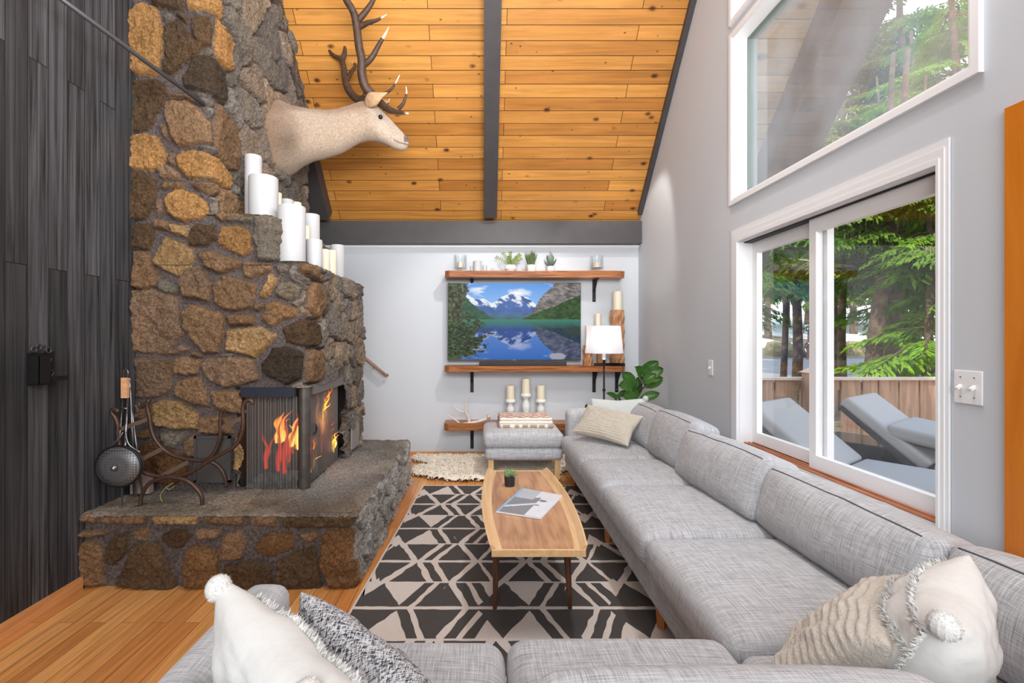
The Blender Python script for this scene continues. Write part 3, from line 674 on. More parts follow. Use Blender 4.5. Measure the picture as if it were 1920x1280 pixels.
# firebox: soot-black lining, open at the front and the right
sootm = mat('soot', C(26, 24, 23), .95, noise=(14, .4)); hz = 1.02
b = MB(); xl = -1.46; yb = 3.66
b.box(xl-.03, xl, YF, yb, ZH, hz); b.box(xl, XA-.02, yb, yb+.03, ZH, hz); b.box(xl, XA-.02, YF+.02, yb, hz, hz+.03); b.box(xl, XA, YF+.02, yb, ZH-.008, ZH+.004)
b.build('firebox_lining', sootm, fire)
post = MB().tube([(XA-.005, YF+.04, ZH), (XA-.005, YF+.04, hz)], .036, 18); post.build('corner_post', mat('pewter post', C(92, 86, 82), .45, metal=.6, noise=(20, .25)), fire, smooth=True, sharp=50)
MB().box(-1.435, XA-.03, YF-.052, YF-.02, .955, 1.01).build('lintel', mat('blue black steel', C(44, 48, 60), .4, metal=.3), fire)
MB().box(XA+.006, XA+.034, YF+.10, 3.63, .955, 1.018).build('lintel', mat('grey steel', C(122, 116, 110), .5, metal=.4), fire)
MB().box(XA+.04, XA+.052, 3.80, 4.02, .42, .70).build('ash_door', mat('ash door paint', C(150, 144, 138), .6), fire)
# pleated mesh curtains
def curtain_mat():
    m = bpy.data.materials.new('spark mesh'); m.use_nodes = True; n = m.node_tree; L = n.links.new; bs = n.nodes['Principled BSDF']; out = n.nodes['Material Output']
    bs.inputs['Base Color'].default_value = C(120, 118, 116); bs.inputs['Metallic'].default_value = .5; bs.inputs['Roughness'].default_value = .45
    t = N(n, 'TexCoord'); f = []
    for rot in (.785, -.785):
        mp = N(n, 'Mapping'); mp.inputs['Rotation'].default_value = (0, 0, rot); L(t.outputs['UV'], mp.inputs['Vector'])
        wv = N(n, 'TexWave', i_Scale=62.0); L(mp.outputs[0], wv.inputs['Vector']); f.append(wv.outputs['Fac'])
    mx = N(n, 'Math', operation='MAXIMUM'); L(f[0], mx.inputs[0]); L(f[1], mx.inputs[1])
    g = N(n, 'Math', operation='GREATER_THAN', n1=.66); L(mx.outputs[0], g.inputs[0])
    tr_ = N(n, 'BsdfTransparent'); ms = N(n, 'MixShader'); L(g.outputs[0], ms.inputs[0]); L(tr_.outputs[0], ms.inputs[1]); L(bs.outputs[0], ms.inputs[2]); L(ms.outputs[0], out.inputs[0])
    return m
cm = curtain_mat()
def curtain(a, b_pt, dens=1.0):
    a = Vector(a); b2 = Vector(b_pt); dv = b2-a; Ln = dv.length; u = dv/Ln; nr = Vector((u.y, -u.x, 0)); n = int(Ln/.004); mb = MB(); vs = []; fs = []; uvs = {}
    for i in range(n+1):
        t = i/n; off = .010*math.sin(t*Ln*2*PI/.034+math.sin(t*11)); p = a+dv*t+nr*off
        vs += [p+Vector((0, 0, .005)), Vector((p.x, p.y, .95))]
    for i in range(n): fs.append((2*i, 2*i+2, 2*i+3, 2*i+1))
    mb.add(vs, fs); return mb.build('mesh_curtain', cm, fire, smooth=True, uvfn=lambda v, nn: ((v[0]-a.x)*u.x*1.6+(v[1]-a.y)*u.y*1.6, v[2]))
curtain((-1.43, YF+.01, ZH), (XA-.04, YF+.01, ZH)); curtain((XA-.01, YF+.075, ZH), (XA-.01, 3.62, ZH))
# logs, flames, ash (things burning in the firebox)
logm = mat('charred log', C(38, 32, 28), .9, noise=(18, .5), bump=(30, .8, .02)); emb = mat('ember', (1, .09, .02, 1), emit=2.0)
def log(name, a, b_pt, r, lab):
    a = Vector(a); b2 = Vector(b_pt); pts = [a+(b2-a)*t for t in np.linspace(0, 1, 9)]
    mb = MB(); mb.tube(pts, [r*(1+.12*math.sin(i*2.1)) for i in range(9)], 12); o = mb.build(name, logm, None, smooth=True, sharp=50)
    return tag(o, lab, 'log', 'logs in the fire')
log('firewood_log', (-1.40, 3.16, .50), (-1.12, 3.24, .47), .075, 'charred round log lying lowest in the burning fireplace')
log('firewood_log', (-1.33, 3.36, .60), (-1.11, 3.10, .72), .05, 'slanting charred log leaning up towards the steel corner post')
log('firewood_log', (-1.30, 3.45, .48), (-1.14, 3.52, .62), .055, 'small charred log at the back of the fire')
def flame(p, h, wd, lab, seed, hot):
    m = bpy.data.materials.new('flame'); m.use_nodes = True; n = m.node_tree; L = n.links.new; n.nodes.remove(n.nodes['Principled BSDF']); out = n.nodes['Material Output']
    t = N(n, 'TexCoord'); sx_ = N(n, 'SeparateXYZ'); L(t.outputs['Object'], sx_.inputs[0]); nz = N(n, 'TexNoise', i_Scale=22.0, i_Detail=3.0); L(t.outputs['Object'], nz.inputs['Vector'])
    ad = N(n, 'Math', operation='MULTIPLY_ADD', n1=h*.7, n2=-h*.35); L(nz.outputs[0], ad.inputs[0]); a2 = N(n, 'Math', operation='ADD'); L(sx_.outputs['Z'], a2.inputs[0]); L(ad.outputs[0], a2.inputs[1])
    mr = N(n, 'MapRange', n1=0.0, n2=h); L(a2.outputs[0], mr.inputs[0]); rp_ = N(n, 'ValToRGB')
    cs = ((1, .60, .10, 1), (1, .30, .03, 1), (.75, .03, .006, 1)) if hot else ((1, .07, .015, 1), (.9, .03, .010, 1), (.5, .01, .004, 1))
    rp_.color_ramp.elements[0].color = cs[0]; rp_.color_ramp.elements[1].color = cs[2]; e = rp_.color_ramp.elements.new(.5); e.color = cs[1]; L(mr.outputs[0], rp_.inputs[0])
    em = N(n, 'Emission', i_Strength=2.4 if hot else .9); L(rp_.outputs[0], em.inputs[0]); tr_ = N(n, 'BsdfTransparent'); lw = N(n, 'LayerWeight', i_Blend=.5); mx = N(n, 'MixShader')
    mm = N(n, 'Math', operation='MULTIPLY_ADD', n1=1.15, n2=.10 if hot else .25); L(lw.outputs['Facing'], mm.inputs[0]); L(mm.outputs[0], mx.inputs[0]); L(em.outputs[0], mx.inputs[1]); L(tr_.outputs[0], mx.inputs[2]); L(mx.outputs[0], out.inputs[0])
    mb = MB(); rs = random.Random(seed)
    for k in range(9):
        q = Vector(p)+Vector((rs.uniform(-wd, wd), rs.uniform(-.05, .05), rs.uniform(-.02, .03))); hh = h*rs.uniform(.45, 1); lean = rs.uniform(-.01, .07); w_ = wd*rs.uniform(.16, .36); ph = rs.uniform(0, 6)
        ts = np.linspace(0, 1, 14); pts = [q+Vector((lean*t*t+.016*math.sin(t*9+ph)*t, .012*math.cos(t*8+ph)*t, hh*t)) for t in ts]
        mb.tube(pts, [max(.0006, w_*(.6+1.1*t)*(1-t)**1.15*(1+.25*math.sin(t*13+ph))) for t in ts], 8)
    o = mb.build('flame', m, None, smooth=True, origin=p); return tag(o, lab, 'flame', 'flames in the fireplace')
flame((-1.25, 3.16, .60), .26, .10, 'yellow flames rising over the slanting charred log', 1, True)
flame((-1.15, 3.10, .44), .22, .03, 'narrow yellow flame right beside the steel corner post', 2, True)
flame((-1.34, 3.12, .44), .38, .09, 'red glowing flame at the left of the fire', 3, False)
flame((-1.22, 3.36, .50), .44, .14, 'dull red flame licking up behind the logs', 4, False)
flame((-1.12, 3.34, .72), .24, .04, 'bright flame tip seen through the side curtain', 5, True)
flame((-1.13, 3.50, .48), .20, .05, 'orange flame at the far side of the firebox', 6, True)
mb = MB(); rs = random.Random(2)
for k in range(260):
    q = (rs.uniform(-1.42, -1.12), rs.uniform(2.98, 3.55), ZH+.015+rs.uniform(0, .03)); mb.ball(q, rs.uniform(.008, .024), 6, 4)
tag(mb.build('ash_bed', mat('ash', C(120, 118, 116), .95, noise=(40, .6)), None), 'grey ash and clinker heaped on the firebox floor', 'ash', kind='stuff')
light('fire_glow', 'POINT', (-1.22, 3.3, .68), 7, (1, .35, .08), size=.08)
# ---- tension rod
MB().tube([(-1.665, 2.87, 2.70), (-2.085, 1.785, 2.944)], .012, 10).build('tie_rod', M['lead'], None, smooth=True)
tag(bpy.data.objects['tie_rod'], 'grey metal rod running from the black board wall to the chimney stones', 'rod')

# ------------------------------------------------------------------ hearth things
def c3(*p): return tr(4.268, 160, 660, p)     # crop of the firewood holder
def PX(pts, Y0, Y1=None):
    n = len(pts); Y1 = Y0 if Y1 is None else Y1; return [P(x, y, Y0+(Y1-Y0)*i/(n-1)) for i, (x, y) in enumerate(pts)]
rk = thing('firewood_rack', 'empty curved brown iron firewood rack standing on the stone hearth', 'firewood rack', (-1.65, 2.68, ZH))
near = c3((262,480),(245,462),(215,460),(215,490),(238,520),(262,590),(262,680),(290,790),(360,890),(450,955),(560,990),(680,992),(780,985),(880,940),(980,875),(1090,815),(1190,755),(1240,680),(1262,580),(1260,480),(1265,420),(1300,385),(1335,395),(1335,420))
far = c3((430,400),(440,440),(500,400),(505,385),(495,440),(515,520),(525,600),(560,700),(640,790),(740,840),(860,862),(960,862),(1020,820),(1060,740),(1080,660),(1080,560),(1090,480),(1110,455))
MB().tube(catmull(PX(near, 2.62, 2.66), 4), .011, 8).build('near_hoop', M['iron'], rk, smooth=True)
MB().tube(catmull(PX(far, 2.80, 2.80), 4), .011, 8).build('far_hoop', M['iron'], rk, smooth=True)
for a, b2 in ((c3((270,620),(490,540))), (c3((385,890),(610,775))), (c3((610,990),(820,880))), (c3((1095,605),(1262,520)))):
    MB().bar(P(*a, 2.63), P(*b2, 2.79), .007, .022).build('cross_bar', M['iron_light'], rk)
fo = c3((400,1245),(440,1235),(445,1160),(500,1060),(580,1020),(680,1000),(790,1020),(870,1070),(930,1150),(935,1235))
MB().tube(catmull(PX(fo, 2.62), 4), .011, 8).build('foot', M['iron'], rk, smooth=True)
fo = c3((860,862),(980,870),(1060,910),(1110,980),(1130,1080))
MB().tube(catmull([P(x, y, Y) for (x, y), Y in zip(fo, (2.80, 2.81, 2.82, 2.82, 2.825))], 4), .010, 8).build('foot', M['iron'], rk, smooth=True)
# popcorn popper hanging by the wall
pp = thing('popcorn_popper', 'round black perforated popcorn popper with a long wooden handle in the hearth corner', 'popcorn popper', (-1.95, 2.6, ZH))
cp = P(223, 874, 2.585); rr = 42*2.585/900
b = MB(); pts = [(0.001, -.020), (rr*.5, -.024), (rr*.92, -.012), (rr, 0), (rr*.96, .03), (rr*.3, .055), (.001, .055)]
vs = []; n = 36
for (r_1, dy) in pts:
    for j in range(n): an = 2*PI*j/n; vs.append(cp+Vector((r_1*math.cos(an), dy, r_1*.90*math.sin(an))))
fs = [(i*n+j, i*n+(j+1) % n, (i+1)*n+(j+1) % n, (i+1)*n+j) for i in range(len(pts)-1) for j in range(n)]
b.add(vs, fs)
def perf_mat(name, col, scale=70):
    m = mat(name, col, .4, metal=.6); nn = m.node_tree; t = N(nn, 'TexCoord'); v = N(nn, 'TexVoronoi', i_Scale=scale, i_Randomness=.0); nn.links.new(t.outputs['Object'], v.inputs[0])
    r = N(nn, 'MapRange', n1=.30, n2=.40, n3=.35, n4=1.0); nn.links.new(v.outputs['Distance'], r.inputs[0]); s_ = N(nn, 'VectorMath', operation='SCALE'); s_.inputs[0].default_value = col[:3]; nn.links.new(r.outputs[0], s_.inputs['Scale']); nn.links.new(s_.outputs[0], nn.nodes['Principled BSDF'].inputs['Base Color']); return m
b.build('pan', perf_mat('perforated black tin', C(120, 120, 122)), pp, smooth=True)
MB().tube([cp+Vector((rr*1.01*math.cos(a), -.002, rr*.91*math.sin(a))) for a in np.linspace(0, 2*PI, 40)[:-1]], .006, 6, closed=True).build('rim', M['black'], pp, smooth=True)
MB().ball(cp+Vector((0, -.035, 0)), .016).build('lid_knob', M['steel'], pp, smooth=True)
for q in ((c3((120,830),(180,775),(270,690),(300,640))), (c3((322,640),(350,740),(440,800)))): MB().tube(catmull(PX(q, 2.59, 2.61 if q[0][0] < 200 else 2.59), 4), .004, 6).build('bail_wire', M['steel'], pp, smooth=True)
b = MB()
b.tube([P(*c3((275,690))[0], 2.61), P(*c3((300,370))[0], 2.74)], .004, 6); b.tube([P(*c3((322,690))[0], 2.61), P(*c3((340,370))[0], 2.74)], .006, 6); b.tube([P(*c3((320,770))[0], 2.59), P(*c3((322,690))[0], 2.61)], .006, 6)
b.tube([P(*c3((287,450))[0], 2.70), P(*c3((334,450))[0], 2.70)], .004, 6)
b.build('handle_rod', M['steel'], pp, smooth=True); MB().tube(PX(c3((305,205),(305,150),(323,135),(342,150),(342,205)), 2.74), .003, 6).build('hanging_loop', M['steel'], pp, smooth=True)
MB().obox(P(*c3((318,285))[0], 2.74), (.018, 0, 0), (0, .009, 0), (.0, 0, .058)).build('wood_grip', wood_mat('grip wood', C(206, 150, 104), C(226, 178, 132), (10, 10, 60)), pp)
MB().box(cp.x+.008, cp.x+.014, 2.59, 2.596, ZH+.004, cp.z-.095).build('rest_leg', M['steel'], pp)
ft = [((362,290),(378,760)), ((368,420),(412,775)), ((356,220),(372,560))]
for i, (a, b2) in enumerate(ft):
    o = MB(); a = P(*c3(a)[0], 2.79-.01*i); b2 = P(*c3(b2)[0], 2.79-.01*i); b2 = b2+(b2-a).normalized()*((b2.z-ZH-.01)*.98); o.tube([a, b2], .0055, 8); o.ball(a, .009, 8, 6); o.tube([a+Vector((0, 0, -.02)), a+Vector((0, 0, -.07))], .008, 8)
    t = thing('fire_poker', ['steel fire poker leaning in the corner right of the popcorn popper handle', 'twisted fire iron splayed outward behind the rack', 'shortest fire iron hanging highest beside the wooden grip'][i], 'fire iron', (b2.x, b2.y, ZH), 'fire irons leaning in the hearth corner')
    o.build('shaft', M['steel'] if i else M['lead'], t, smooth=True); MB().tube([b2, b2+Vector((.012, -.008, -.004))], .006, 6).build('hook_tip', M['steel'], t)
# log pot / brick by popper
tag(MB().obox(P(266, 906, 2.81), (.055, 0, 0), (0, .02, 0), (0, 0, .055)).build('loose_brick', mat('dusty pink brick', C(150, 130, 124), .9, noise=(20, .2)), None), 'dusty pink loose brick behind the popcorn popper pan', 'brick')
# leaning grille
gq = thing('fire_screen_panel', 'small grey perforated metal panel leaning on the stones behind the rack', 'metal panel', P(397, 905, 2.835))
a = P(365, 817, 2.835); b2 = P(430, 905, 2.82)
MB().box(a.x+.012, b2.x-.012, 2.833, 2.838, b2.z+.012, a.z-.012).build('perforated_sheet', perf_mat('perforated grey sheet', C(118, 114, 110), 120), gq)
frame_rect_b = MB(); x0, x1, z0, z1 = a.x, b2.x, b2.z, a.z
for q in ((x0, x0+.014, z0, z1), (x1-.014, x1, z0, z1), (x0, x1, z0, z0+.014), (x0, x1, z1-.014, z1)): frame_rect_b.box(q[0], q[1], 2.826, 2.842, q[2], q[3])
frame_rect_b.build('frame', M['lead'], gq)
# dry twig on the hearth
b = MB(); b.tube(catmull(PX(c5((520,735),(510,700),(540,660),(580,635)), 2.68), 4), .0025, 5); b.tube(catmull(PX(c5((540,660),(560,670),(585,650)), 2.68), 4), .002, 5)
tag(b.build('dry_twig', mat('twig', C(160, 150, 96), .9), None), 'thin dry twig with moss lying under the iron rack', 'twig')
# match holder on the left wall
mh = thing('match_holder', 'black cast iron match holder with pierced scrollwork screwed to the dark board wall', 'match holder', (XL, 2.25, 1.12))
def WL(px, py, off=0.0):   # point on left wall plane
    X = XL+off; Y = F*X/(px-VPX); return Vector((X, Y, H-(py-VPY)/F*Y))
b = MB(); b.box(XL, XL+.006, 2.20, 2.335, 1.10, 1.235); b.build('back_plate', M['black'], mh)
b = MB()
for cy, cz in ((2.30, 1.20), (2.285, 1.165), (2.31, 1.135), (2.225, 1.252), (2.25, 1.262), (2.275, 1.256), (2.30, 1.246)):
    b.tube([Vector((XL+.010, cy+.014*math.cos(t), cz+.014*math.sin(t))) for t in np.linspace(0, 2*PI, 12)[:-1]], .0035, 6, closed=True)
b.build('scrollwork', mat('worn cast iron', C(88, 88, 90), .4, metal=.6), mh, smooth=True)
b = MB(); b.box(XL, XL+.055, 2.205, 2.215, 1.09, 1.22); b.box(XL+.05, XL+.056, 2.205, 2.262, 1.09, 1.22); b.box(XL, XL+.056, 2.205, 2.262, 1.085, 1.092); b.box(XL, XL+.05, 2.256, 2.262, 1.09, 1.22); b.build('match_box', M['black'], mh)
b = MB(); b.box(XL, XL+.06, 2.262, 2.35, 1.10, 1.108); b.box(XL+.055, XL+.062, 2.262, 2.35, 1.10, 1.122); b.build('striker_tray', M['black'], mh)

# ------------------------------------------------------------------ candles on the chimney ledges
cands = [  # px x, top y, half width px, Y, zbase, finish
 (475, 293, 15, 3.17, 2.052, 0, 'tall narrow white pillar candle standing highest at the left on the upper chimney ledge'),
 (494, 333, 26, 3.06, 2.052, 0, 'thick white pillar candle on the upper ledge below the deer neck'),
 (522, 362, 6, 3.30, 2.052, 1, 'thin ivory candle squeezed behind the thick pillar on the upper ledge'),
 (538, 375, 12, 3.45, 2.052, 0, 'short white candle at the back of the upper ledge'),
 (556, 380, 9, 3.62, 2.052, 1, 'small cream candle at the far end of the upper ledge'),
 (547, 388, 25, 2.99, 1.772, 0, 'largest white pillar candle on the lower chimney ledge'),
 (584, 403, 15, 3.38, 1.772, 0, 'white pillar candle behind the largest one on the lower ledge'),
 (589, 450, 15, 3.16, 1.772, 0, 'short white candle right of the largest pillar on the lower ledge'),
 (573, 424, 8, 3.22, 1.772, 1, 'slim ivory candle between two white pillars on the lower ledge'),
 (609, 468, 9, 3.42, 1.772, 1, 'little ivory candle in the middle of the lower ledge row'),
 (620, 470, 11, 3.55, 1.772, 1, 'ivory candle fourth from the far end of the lower ledge'),
 (633, 460, 13, 3.78, 1.772, 0, 'pale candle farthest right at the end of the lower ledge'),
]
for i, (px, ty, hw, Y, zb, fi, lab) in enumerate(cands):
    X = (px-VPX)/F*Y; r = hw*Y/F; top = H-(ty-VPY)/F*Y
    t = thing('pillar_candle', lab, 'candle', (X, Y, zb), 'pillar candles on the chimney ledges')
    hgt = top-zb; b = MB(); b.lathe((X, Y, zb), [(r*.97, 0), (r, .006), (r, hgt-.005), (r*.96, hgt), (r*.75, hgt-.004), (r*.4, hgt-.010), (.001, hgt-.011)], 28)
    b.build('wax', M['candle_ivory'] if fi else M['candle'], t, smooth=True, sharp=40)
    MB().tube([(X, Y, top-.012), (X+.002, Y, top+.004)], .0018, 6).build('wick', M['wick'], t)

# ------------------------------------------------------------------ mounted stag head
el = thing('mounted_stag_head', 'mounted pale stag head with dark branching antlers on the chimney stones', 'stag head', (XC+.05, 3.87, 2.9))
Y0 = 3.87
# px x, top y, bottom y, half-width(m)
sec = [(503, 181, 333, .285), (509, 183, 334, .30), (520, 188, 333, .285), (540, 196, 324, .24), (562, 204, 309, .19), (585, 208, 301, .150), (610, 208.5, 295, .130), (635, 205, 286, .120), (655, 199, 276, .112), (672, 194, 267, .108),
       (688, 190, 263, .105), (700, 192, 263, .108), (711, 201, 266, .104), (722, 213, 270, .086), (732, 224, 275, .070), (742, 235, 280, .058), (751, 244, 282, .052), (758, 251, 281, .047), (763.5, 257, 277, .036), (766, 263, 271, .016)]
vs = []; n = 40; b = MB(); furc = []
secs = []
for i in range(len(sec)-1):
    for k in range(3):
        t = k/3; secs.append(tuple(sec[i][q]+(sec[i+1][q]-sec[i][q])*t for q in range(4)))
secs.append(sec[-1])
for (x, ty, by, hw) in secs:
    a = P(x, ty, Y0); bb = P(x, by, Y0); c = (a+bb)/2; hh = (a.z-bb.z)/2
    for j in range(n):
        an = 2*PI*j/n; cy, sz = math.cos(an), math.sin(an); w_ = hw*(1-.18*sz*(1 if x > 680 else .3))
        yy = abs(cy)**.9*(1 if cy > 0 else -1)*w_; zz = sz*hh
        nz = mnoise.noise(Vector((c.x*9, yy*14, zz*9)))*.010*(1 if x < 680 else .35)
        # brow ridge, cheek
        p = Vector((c.x, Y0+yy*(1+nz*4), c.z+zz+nz)); vs.append(p)
fs = [(i*n+j, i*n+(j+1) % n, (i+1)*n+(j+1) % n, (i+1)*n+j) for i in range(len(secs)-1) for j in range(n)]
fs.append(tuple(range(n-1, -1, -1))); fs.append(tuple((len(secs)-1)*n+j for j in range(n)))
b.add(vs, fs); cols = []
for v in vs:
    px = VPX+(v.x/v.y)*F; py = VPY-(v.z-H)/v.y*F
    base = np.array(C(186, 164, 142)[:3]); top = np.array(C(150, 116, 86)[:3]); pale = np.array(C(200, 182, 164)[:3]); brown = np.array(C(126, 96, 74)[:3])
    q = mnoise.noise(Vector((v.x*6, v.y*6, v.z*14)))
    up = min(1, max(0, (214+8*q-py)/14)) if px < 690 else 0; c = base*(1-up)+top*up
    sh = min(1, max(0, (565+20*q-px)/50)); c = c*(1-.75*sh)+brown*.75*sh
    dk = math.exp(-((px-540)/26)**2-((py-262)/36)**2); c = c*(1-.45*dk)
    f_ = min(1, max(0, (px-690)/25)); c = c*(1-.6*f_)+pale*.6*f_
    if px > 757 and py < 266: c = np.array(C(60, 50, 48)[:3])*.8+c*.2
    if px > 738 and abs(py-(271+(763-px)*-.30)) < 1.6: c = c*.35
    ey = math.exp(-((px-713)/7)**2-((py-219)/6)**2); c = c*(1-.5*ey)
    cols.append((*c, 1))
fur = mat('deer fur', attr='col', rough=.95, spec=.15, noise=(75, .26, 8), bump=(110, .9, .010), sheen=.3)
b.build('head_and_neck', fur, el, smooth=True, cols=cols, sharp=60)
for sg in (-1, 1):
    e0 = P(713, 218.5, Y0+sg*.096); MB().ball((e0.x, Y0+sg*.088, e0.z), .018, 12, 8).build('eye', mat('glass eye', C(22, 16, 12), .08), el, smooth=True)
    b = MB(); pts = catmull([Vector((0, 0, 0)), Vector((.05, sg*.035, .020)), Vector((.11, sg*.06, .038)), Vector((.185, sg*.07, .062))], 4); wd = [.020, .032, .043, .050, .054, .054, .050, .043, .034, .024, .015, .008, .001][:len(pts)]
    base = P(686, 196, Y0+sg*.09); base.y = Y0+sg*.085; vs = []; nn = 12
    for p, w_ in zip(pts, wd):
        for j in range(nn):
            an = 2*PI*j/nn; cup = .35 if math.sin(an) > 0 else .55
            vs.append(base+p+Vector((-math.cos(an)*w_*.55, -sg*(abs(math.sin(an))*cup*w_*(.5 if math.sin(an) > 0 else -.9)), math.cos(an)*w_*.95)))
    b.add(vs, [(i*nn+j, i*nn+(j+1) % nn, (i+1)*nn+(j+1) % nn, (i+1)*nn+j) for i in range(len(pts)-1) for j in range(nn)])
    b.build('ear', mat('ear fur', C(190, 152, 116), .95, noise=(40, .2)), el, smooth=True)
    # nostril
    q = P(763, 261, Y0); MB().ball((q.x+.002, Y0+sg*.018, q.z), .008, 8, 6, (1, .6, .8)).build('nostril', M['black'], el)
def cA(*p): return tr(2.666, 400, 0, p)
am = mat('antler', C(74, 54, 42), .5, noise=(30, .4), bump=(60, .6, .006)); tm = mat('antler tip', C(226, 208, 186), .4)
def tine(b, bt, pts, r0, r1, Ya, Yb, tip=.22):
    q = catmull([P(x, y, Ya+(Yb-Ya)*i/(len(pts)-1)) for i, (x, y) in enumerate(pts)], 6); m = len(q); rs = [r0+(r1-r0)*(i/(m-1))**1.3 for i in range(m)]
    k = int(m*(1-tip)) if tip else m; b.tube(q[:k+1] if tip else q, rs[:k+1] if tip else rs, 10)
    if tip: x_ = MB(); x_.tube(q[k-0:], rs[k:], 10); bt.append(x_)
b = MB(); bt = []
tine(b, bt, cA((830,500),(790,470),(758,430),(742,370),(742,300),(728,230),(716,130),(700,60),(665,0),(650,-40),(640,-90)), .037, .022, 3.80, 3.55, 0)
tine(b, bt, cA((716,110),(760,60),(800,0),(815,-50)), .026, .010, 3.68, 3.62, .1)
tine(b, bt, cA((728,135),(770,115),(820,100),(868,72)), .024, .003, 3.68, 3.60)
tine(b, bt, cA((745,330),(790,290),(830,220),(860,170),(877,135)), .026, .003, 3.72, 3.60, .4)
tine(b, bt, cA((820,500),(870,540),(920,560),(975,568)), .030, .006, 3.80, 3.66, .12)
tine(b, bt, cA((925,545),(950,515),(965,470),(963,430)), .016, .002, 3.70, 3.64, .35)
tine(b, bt, cA((800,480),(850,470),(895,440),(932,374)), .018, .003, 3.80, 3.72, .25)
b.build('near_antler', am, el, smooth=True)
b2 = MB(); 
tine(b2, bt, cA((770,500),(720,495),(680,455),(660,400),(650,330),(635,295),(605,280),(580,250),(566,182)), .036, .008, 3.95, 4.15, .12)
tine(b2, bt, cA((640,310),(655,270),(658,230),(656,188)), .024, .003, 4.08, 4.12, .3)
tine(b2, bt, cA((668,400),(690,360),(712,325),(690,315)), .022, .004, 4.02, 4.2, .2)
tine(b2, bt, cA((740,490),(760,440),(755,300),(768,242)), .010, .003, 4.02, 4.35, .12)
tine(b2, bt, cA((800,510),(860,530),(882,492)), .011, .003, 3.98, 4.08, .25)
tine(b2, bt, cA((820,520),(880,562),(920,566)), .012, .004, 3.95, 4.05, .1)
b2.build('far_antler', am, el, smooth=True); 
for x_ in bt: x_.build('antler_tip', tm, el, smooth=True)
# ------------------------------------------------------------------ rug
RA, RB = (-.525, 4.225), (.98, 4.225); RD, RCc = (-.665, 1.62), (.98, 1.62)
def rugp(u, v, z):      # u 0..1 across, v 0..1 from far edge towards the camera
    x0 = RA[0]+(RD[0]-RA[0])*v; x1 = RB[0]; y = RA[1]+(RD[1]-RA[1])*v; return Vector((x0+(x1-x0)*u, y, z))
rug = thing('patterned_rug', 'charcoal and cream geometric area rug under the coffee table', 'rug', (.2, 3, 0))
cream = mat('cream pile', C(214, 203, 194), .95, bump=(260, .6, .004), noise=(200, .10)); dark = mat('charcoal pile', C(74, 70, 68), .95, bump=(260, .6, .004), noise=(200, .18))
b = MB(); vs = [rugp(u, v, z) for z in (.002, .012) for (u, v) in ((0, 0), (1, 0), (1, 1), (0, 1))]
b.add(vs, [(0, 1, 2, 3), (7, 6, 5, 4), (0, 4, 5, 1), (1, 5, 6, 2), (2, 6, 7, 3), (3, 7, 4, 0)]); b.build('ground', cream, rug)
b = MB(); rr = random.Random(5); zc = [0]
def dark_poly(pts, yrow):    # pts in metres (x from rug left, y from far edge)
    Wd = lambda y: RB[0]-(RA[0]+(RD[0]-RA[0])*y/2.605)
    # clip to rug width, wobble the edges
    out = []
    n = len(pts)
    for i in range(n):
        (x0, y0), (x1, y1) = pts[i], pts[(i+1) % n]; k = max(1, int(math.hypot(x1-x0, y1-y0)/.04))
        for j in range(k):
            t = j/k; x, y = x0+(x1-x0)*t, y0+(y1-y0)*t; w_ = .006 if 0 < j < k else .002
            out.append((x+rr.uniform(-w_, w_), y+rr.uniform(-w_*.5, w_*.5)))
    if all(p[0] <= .012 for p in out) or all(p[0] >= 1.60 for p in out): return
    out = [(min(max(p[0], .012), Wd(p[1])-.012), min(max(p[1], .01), 2.59)) for p in out]
    zc[0] += 7e-6; vs = [Vector((RA[0]+(RD[0]-RA[0])*y/2.605+x, RA[1]-y, .0130+zc[0])) for x, y in out]
    # drop degenerate duplicates
    q = []
    for v in vs:
        if not q or (v-q[-1]).length > 1e-4: q.append(v)
    if len(q) >= 3:
        try: b.prism(q, (0, 0, -.003))
        except Exception: pass
rh = .2405; per = .63; g = .020     # row height, period
def row(k, kind, flip, y0):
    ya, yb = (y0, y0+rh) if not flip else (y0+rh, y0)      # ya = the tip side
    ti = .006; base_ = .014
    f = lambda t: ya+(yb-ya)*t
    for m_ in range(-1, 4):
        x = m_*per+.10
        if kind == 'A':     # cream ground, triangle with its base on yb, pairs of slanted bars
            dark_poly([(x, f(.03)), (x+.125, f(.94)), (x-.125, f(.94))], y0)
            for s_, c0 in ((1, x+.155), (1, x+.235)):
                dark_poly([(c0-.02+.06, f(.03)), (c0+.03+.06, f(.03)), (c0+.03-.03, f(.94)), (c0-.02-.03, f(.94))] if False else [(c0+.055, f(.03)), (c0+.105, f(.03)), (c0+.015, f(.94)), (c0-.035, f(.94))], y0)
            dark_poly([(x+.345, f(.03)), (x+.47, f(.94)), (x+.235, f(.94))] if False else [(x+.335, f(.06)), (x+.43, f(.94)), (x+.245, f(.94))], y0)
            for c0 in (x+.375, x+.455):
                dark_poly([(c0, f(.03)), (c0+.05, f(.03)), (c0+.135, f(.94)), (c0+.085, f(.94))], y0)
        else:               # dark ground split by cream lines
            dark_poly([(x-.03, f(.05)), (x+.085, f(.93)), (x-.135, f(.93))], y0)
            dark_poly([(x+.02, f(.05)), (x+.215, f(.05)), (x+.125, f(.93))], y0)
            dark_poly([(x+.255, f(.05)), (x+.30, f(.05)), (x+.205, f(.93)), (x+.16, f(.93))], y0)
            dark_poly([(x+.335, f(.05)), (x+.435, f(.93)), (x+.245, f(.93))], y0)
            dark_poly([(x+.375, f(.05)), (x+.555, f(.05)), (x+.475, f(.93))], y0)
            dark_poly([(x+.51-.03, f(.93)), (x+.51+.015, f(.93)), (x+.59, f(.05)), (x+.56, f(.05))] if False else [(x+.505, f(.93)), (x+.545-.005, f(.93)), (x+.59, f(.30)), (x+.575, f(.12))], y0)
seq = [('A', True), ('B', False), ('B', True), ('A', False)]
